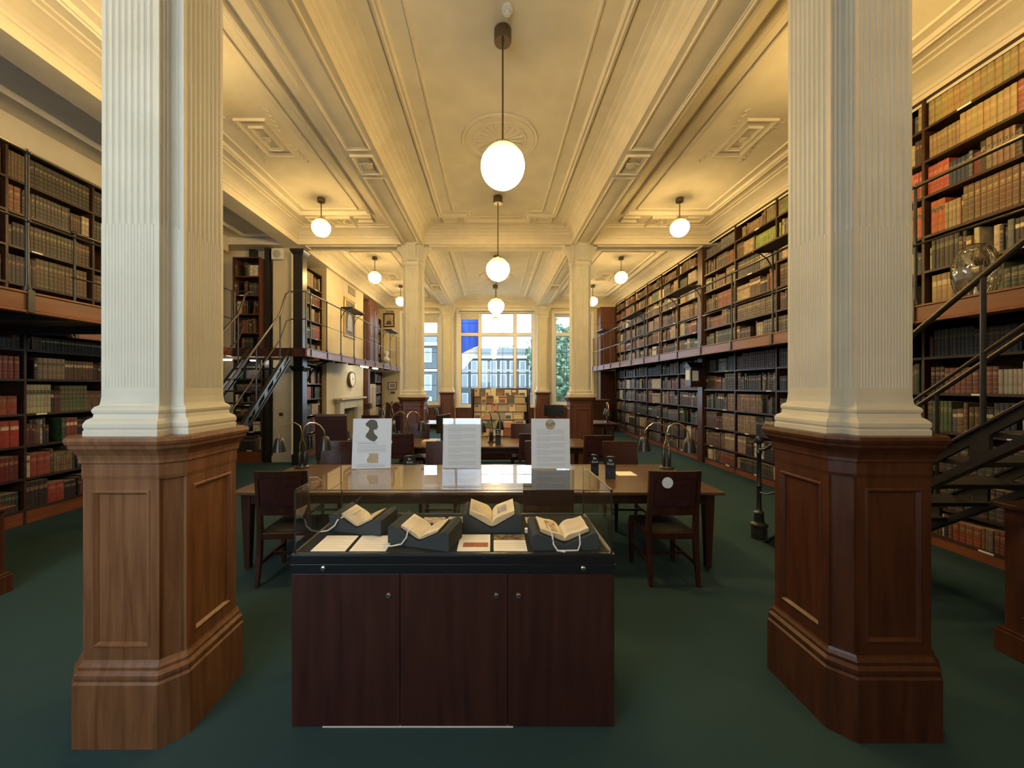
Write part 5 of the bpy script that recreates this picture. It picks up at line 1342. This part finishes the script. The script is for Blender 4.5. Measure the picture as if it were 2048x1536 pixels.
def tree(lb, x, y, h, R_, seed, grp):
    rnd = random.Random(seed)
    r = thing('tree', lb, 'tree', (x,y,-6), group=grp)
    t_ = B().tube([(x,y,-6),(x+.2,y,-6+h*.4),(x-.1,y,-6+h*.75)], [.35,.25,.12], 8)
    for k in range(6):
        a = k*1.1; t_.tube([(x,y,-6+h*.4),(x+math.cos(a)*R_*.5,y+math.sin(a)*R_*.5,-6+h*.7)], [.14,.05], 6)
    put('trunk', t_, M['trunkx'], r)
    b = B()
    for k in range(2600):
        a = rnd.uniform(0,2*PI); ph = math.acos(rnd.uniform(-1,1)); q = R_*rnd.uniform(.45,1)**.5*(1+.25*math.sin(3*a+seed)*math.sin(4*ph))
        c_ = Vector((x+q*math.sin(ph)*math.cos(a), y+q*math.sin(ph)*math.sin(a), -6+h*.68+q*1.15*math.cos(ph)))
        u = Vector((rnd.gauss(0,1),rnd.gauss(0,1),rnd.gauss(0,1))).normalized()*.28; w_ = u.orthogonal().normalized()*.2
        b.add([c_-u, c_+w_, c_+u, c_-w_], [(0,1,2,3)])
    put('crown', b, M['leafx'], r)
tree('leafy green tree filling the narrow right window', 7.4, 40, 14.5, 3.6, 1, 'trees outside')
tree('leafy tree beyond the houses, lower part of the narrow right window', 10.8, 48, 11, 3.6, 2, 'trees outside')
tree('tree rising behind the town house roof in the wide window', 3.4, 84, 17.5, 3.6, 3, 'trees outside')
tree('small tree top behind the town house roof, left of the other', -3, 84, 16, 2.4, 4, 'trees outside')
# blue and white banner hanging outside the wide window
r = thing('banner', 'blue and white banner hanging outside the wide window', 'flag', (-1.1, 15.6, 2.6))
def cloth(pts):
    b = B(); n = 12; vs = []
    for k in range(n+1):
        u = k/n
        for i in (0, 1):
            a, c_ = pts[i]; vs.append((a[0]+(c_[0]-a[0])*u, 15.7+.06*math.sin(u*9+i), a[1]+(c_[1]-a[1])*u))
    return b.add(vs, [(k*2,k*2+2,k*2+3,k*2+1) for k in range(n)], 0, True)
put('blue_field', cloth((((-1.30,3.0),(-.55,3.32)), ((-1.30,4.6),(-.55,4.6)))), M['blue'], r)
put('white_field', cloth((((-1.30,2.25),(-.55,3.05)), ((-1.30,2.99),(-.55,3.31)))), M['bwhite'], r)
put('pole', B().tube([(-1.36,15.75,2.0),(-1.36,15.75,5.0)], .02, 8).tube([(-1.36,15.75,2.1),(-1.36,YW+.3,2.1)], .02, 8), M['white'], r)

# ------------------------------------------------------------------ books: the 300 that show largest as objects, the rest as one mass
dg = bpy.context.evaluated_depsgraph_get(); bpy.context.view_layer.update(); dg.update()
def project(p):
    if p.y < .2: return None
    return (VX+F*p.x/p.y, VY-F*(p.z-EYE)/p.y)
cam_o = Vector((0,0,EYE)); SEE = {'pane','glass_sides','glass_top','acrylic_stand','plastic_bag'}
def visible(p):
    o = cam_o.copy(); d = (p-cam_o); L_ = d.length; d.normalize(); done = 0
    for _ in range(4):
        hit, loc, nrm, idx, ob, mtx = SC.ray_cast(dg, o, d, distance=L_-done-.02)
        if not hit: return True
        if ob.name.split('.')[0] in SEE: done += (loc-o).length+.002; o = loc+d*.002; continue
        return False
    return True
for bk in BOOKS:
    bk['s'] = 0
    face = Vector(bk['pos'])
    P_ = [project(face+Vector((0,0,h_))) for h_ in (0.01, bk['h'])]
    if None in P_: continue
    (xa_, ya_), (xb_, yb_) = P_
    if not (-5 < xa_ < 2053 and min(ya_, yb_) < 1536 and max(ya_, yb_) > 0): continue
    if bk['rz'] == 0: wpx = F*bk['w']/face.y
    else: wpx = abs(F*face.x/face.y**2)*bk['w']
    vis = sum(visible(face+Vector((0,0,bk['h']*q))) for q in (.25,.55,.85))/3
    bk['s'] = wpx*abs(ya_-yb_)*vis
order = sorted(range(len(BOOKS)), key=lambda i: -BOOKS[i]['s'])
big_n = 300
chosen = set(i for i in order[:big_n] if BOOKS[i]['s'] > 0)
# count position of the chosen ones on their shelf, starting at the upright
RB = [(-.5,-1,0),(-.5,0,0)]
def book_mesh_verts(w_, h_, d_):
    prof = [(-w_/2,.006),(-w_*.36,.0015),(-w_*.12,0),(w_*.12,0),(w_*.36,.0015),(w_/2,.006),(w_/2,d_),(-w_/2,d_)]
    n = len(prof)
    vs = [(x,y,0) for x,y in prof]+[(x,y,h_) for x,y in prof]
    fs = []; uv = []; mi = []
    for k in range(n):
        a, b_ = k, (k+1)%n
        fs.append((a,b_,n+b_,n+a))
        u0, u1 = (k/5, (k+1)/5) if k < 5 else (0.0, 0.0)
        uv.append([(u0,0),(u1,0),(u1,1),(u0,1)]); mi.append(0)
    # head: recessed page block look (cover rim handled by inset polygon)
    t = min(.003, w_*.12)
    ins = [(-w_/2+t,.007),(w_/2-t,.007),(w_/2-t,d_-.003),(-w_/2+t,d_-.003)]
    o = len(vs)
    vs += [(x,y,h_-.004) for x,y in ins]
    fs.append(tuple(range(n,2*n))) ; uv.append([(0,1)]*n); mi.append(1)
    fs.append(tuple(range(n-1,-1,-1))); uv.append([(0,0)]*n); mi.append(1)
    return vs[:2*n], fs, uv, mi
rows_seen = {}
def mk(vs, fs, uv, mi, name, mats):
    me = bpy.data.meshes.new(name); me.from_pydata(vs, [], fs)
    for m in mats: me.materials.append(m)
    me.polygons.foreach_set('material_index', mi)
    L_ = me.uv_layers.new(name='spine'); flat = [c for f in uv for p in f for c in p]; L_.data.foreach_set('uv', flat)
    me.update(); return me
protos = {}
groups = {'right wall nearer': 'books on the nearer right wall shelves', 'left wall': 'books on the left wall shelves', 'right wall far': 'books on the far right wall shelves',
          'stair': 'books behind the left staircase', 'stair top': 'books behind the left staircase', 'alcove': 'books in the left alcove', 'alcove top': 'books in the left alcove'}
cnt = {}
# ordinal among chosen books of one shelf, counted from the column side
byrow = {}
for i in sorted(chosen): byrow.setdefault((BOOKS[i]['case'], BOOKS[i]['row'][0]), []).append(i)
for key, ids in byrow.items():
    ids.sort(key=lambda i: project(Vector(BOOKS[i]['pos']))[0])
    # split by the big columns: segments
    segs = {}
    for i in ids:
        px = project(Vector(BOOKS[i]['pos']))[0]
        sname = 'left of the oak column' if px < 400 else ('between the two big columns' if px < 1600 else 'beyond the right column')
        segs.setdefault(sname, []).append(i)
    for sname, ii in segs.items():
        for k, i in enumerate(ii): BOOKS[i]['lab'] = (k+1, sname)
OTHER = dict(v=[], f=[], uv=[], mi=[], col=[])
for i, bk in enumerate(BOOKS):
    if i in chosen:
        q = lambda v, s_: max(s_, round(v/s_)*s_)
        key = (q(bk['w'],.004), q(bk['h'],.02), .24)
        if key not in protos: protos[key] = mk(*book_mesh_verts(*key), 'book', [M['book1'], M['bpage']])
        o = bpy.data.objects.new('book', protos[key]); C.objects.link(o)
        o.location = bk['pos']; o.scale = (bk['w']/key[0], bk['d']/key[2], bk['h']/key[1])
        o.rotation_euler = Matrix.Rotation(bk['rz'],3,'Z').to_euler() if not bk['lean'] else (Matrix.Rotation(bk['rz'],3,'Z') @ Matrix.Rotation(bk['lean'],3,'Y')).to_euler()
        if bk['lean']: o.location.z += abs(math.sin(bk['lean']))*bk['w']/2
        o.color = (*bk['col'], bk['sty'])
        k, sname = bk['lab']; n = colname(bk['col'])
        size = 'thick ' if bk['w'] > .05 else ('thin ' if bk['w'] < .027 else '')
        sec = {'left of the oak column': 'left wall', 'beyond the right column': 'right wall past big column', 'between the two big columns': 'right wall before big column'}[sname]
        if bk['case'] not in ('left wall', 'right wall nearer', 'right wall far'): sec = {'stair': 'behind staircase', 'stair top': 'wooden gallery bookcase', 'alcove': 'narrow alcove', 'alcove top': 'narrow alcove'}[bk['case']]
        lab = '%s%s book, %s from left on %s, %s' % (size, n, ORD[k], bk['row'][0], sec)
        tag(o, lab, 'book', groups.get(bk['case'], 'shelved books'))
    else:
        vs, fs, uv, mi = book_mesh_verts(bk['w'], bk['h'], bk['d'])
        R_ = Matrix.Translation(bk['pos']) @ Matrix.Rotation(bk['rz'],4,'Z')
        if bk['lean']: R_ = Matrix.Translation((0,0,abs(math.sin(bk['lean']))*bk['w']/2)) @ R_ @ Matrix.Rotation(bk['lean'],4,'Y')
        off = len(OTHER['v']); OTHER['v'] += [tuple(R_ @ Vector(v)) for v in vs]
        OTHER['f'] += [tuple(a+off for a in f) for f in fs]; OTHER['uv'] += uv; OTHER['mi'] += mi
        OTHER['col'] += [(*bk['col'], bk['sty'])]*len(fs)
me = mk(OTHER['v'], OTHER['f'], OTHER['uv'], OTHER['mi'], 'shelved_books', [M['books'], M['bpage']])
at = me.color_attributes.new('bookcol', 'FLOAT_COLOR', 'CORNER')
flat = []
for f, c_ in zip(OTHER['f'], OTHER['col']): flat += list(c_)*len(f)
at.data.foreach_set('color', flat)
o = bpy.data.objects.new('shelved_books', me); C.objects.link(o)
tag(o, 'thousands of old bound books filling the farther bookcase shelves', 'books', kind='stuff')
print('BOOKS', len(BOOKS), 'chosen', len(chosen))
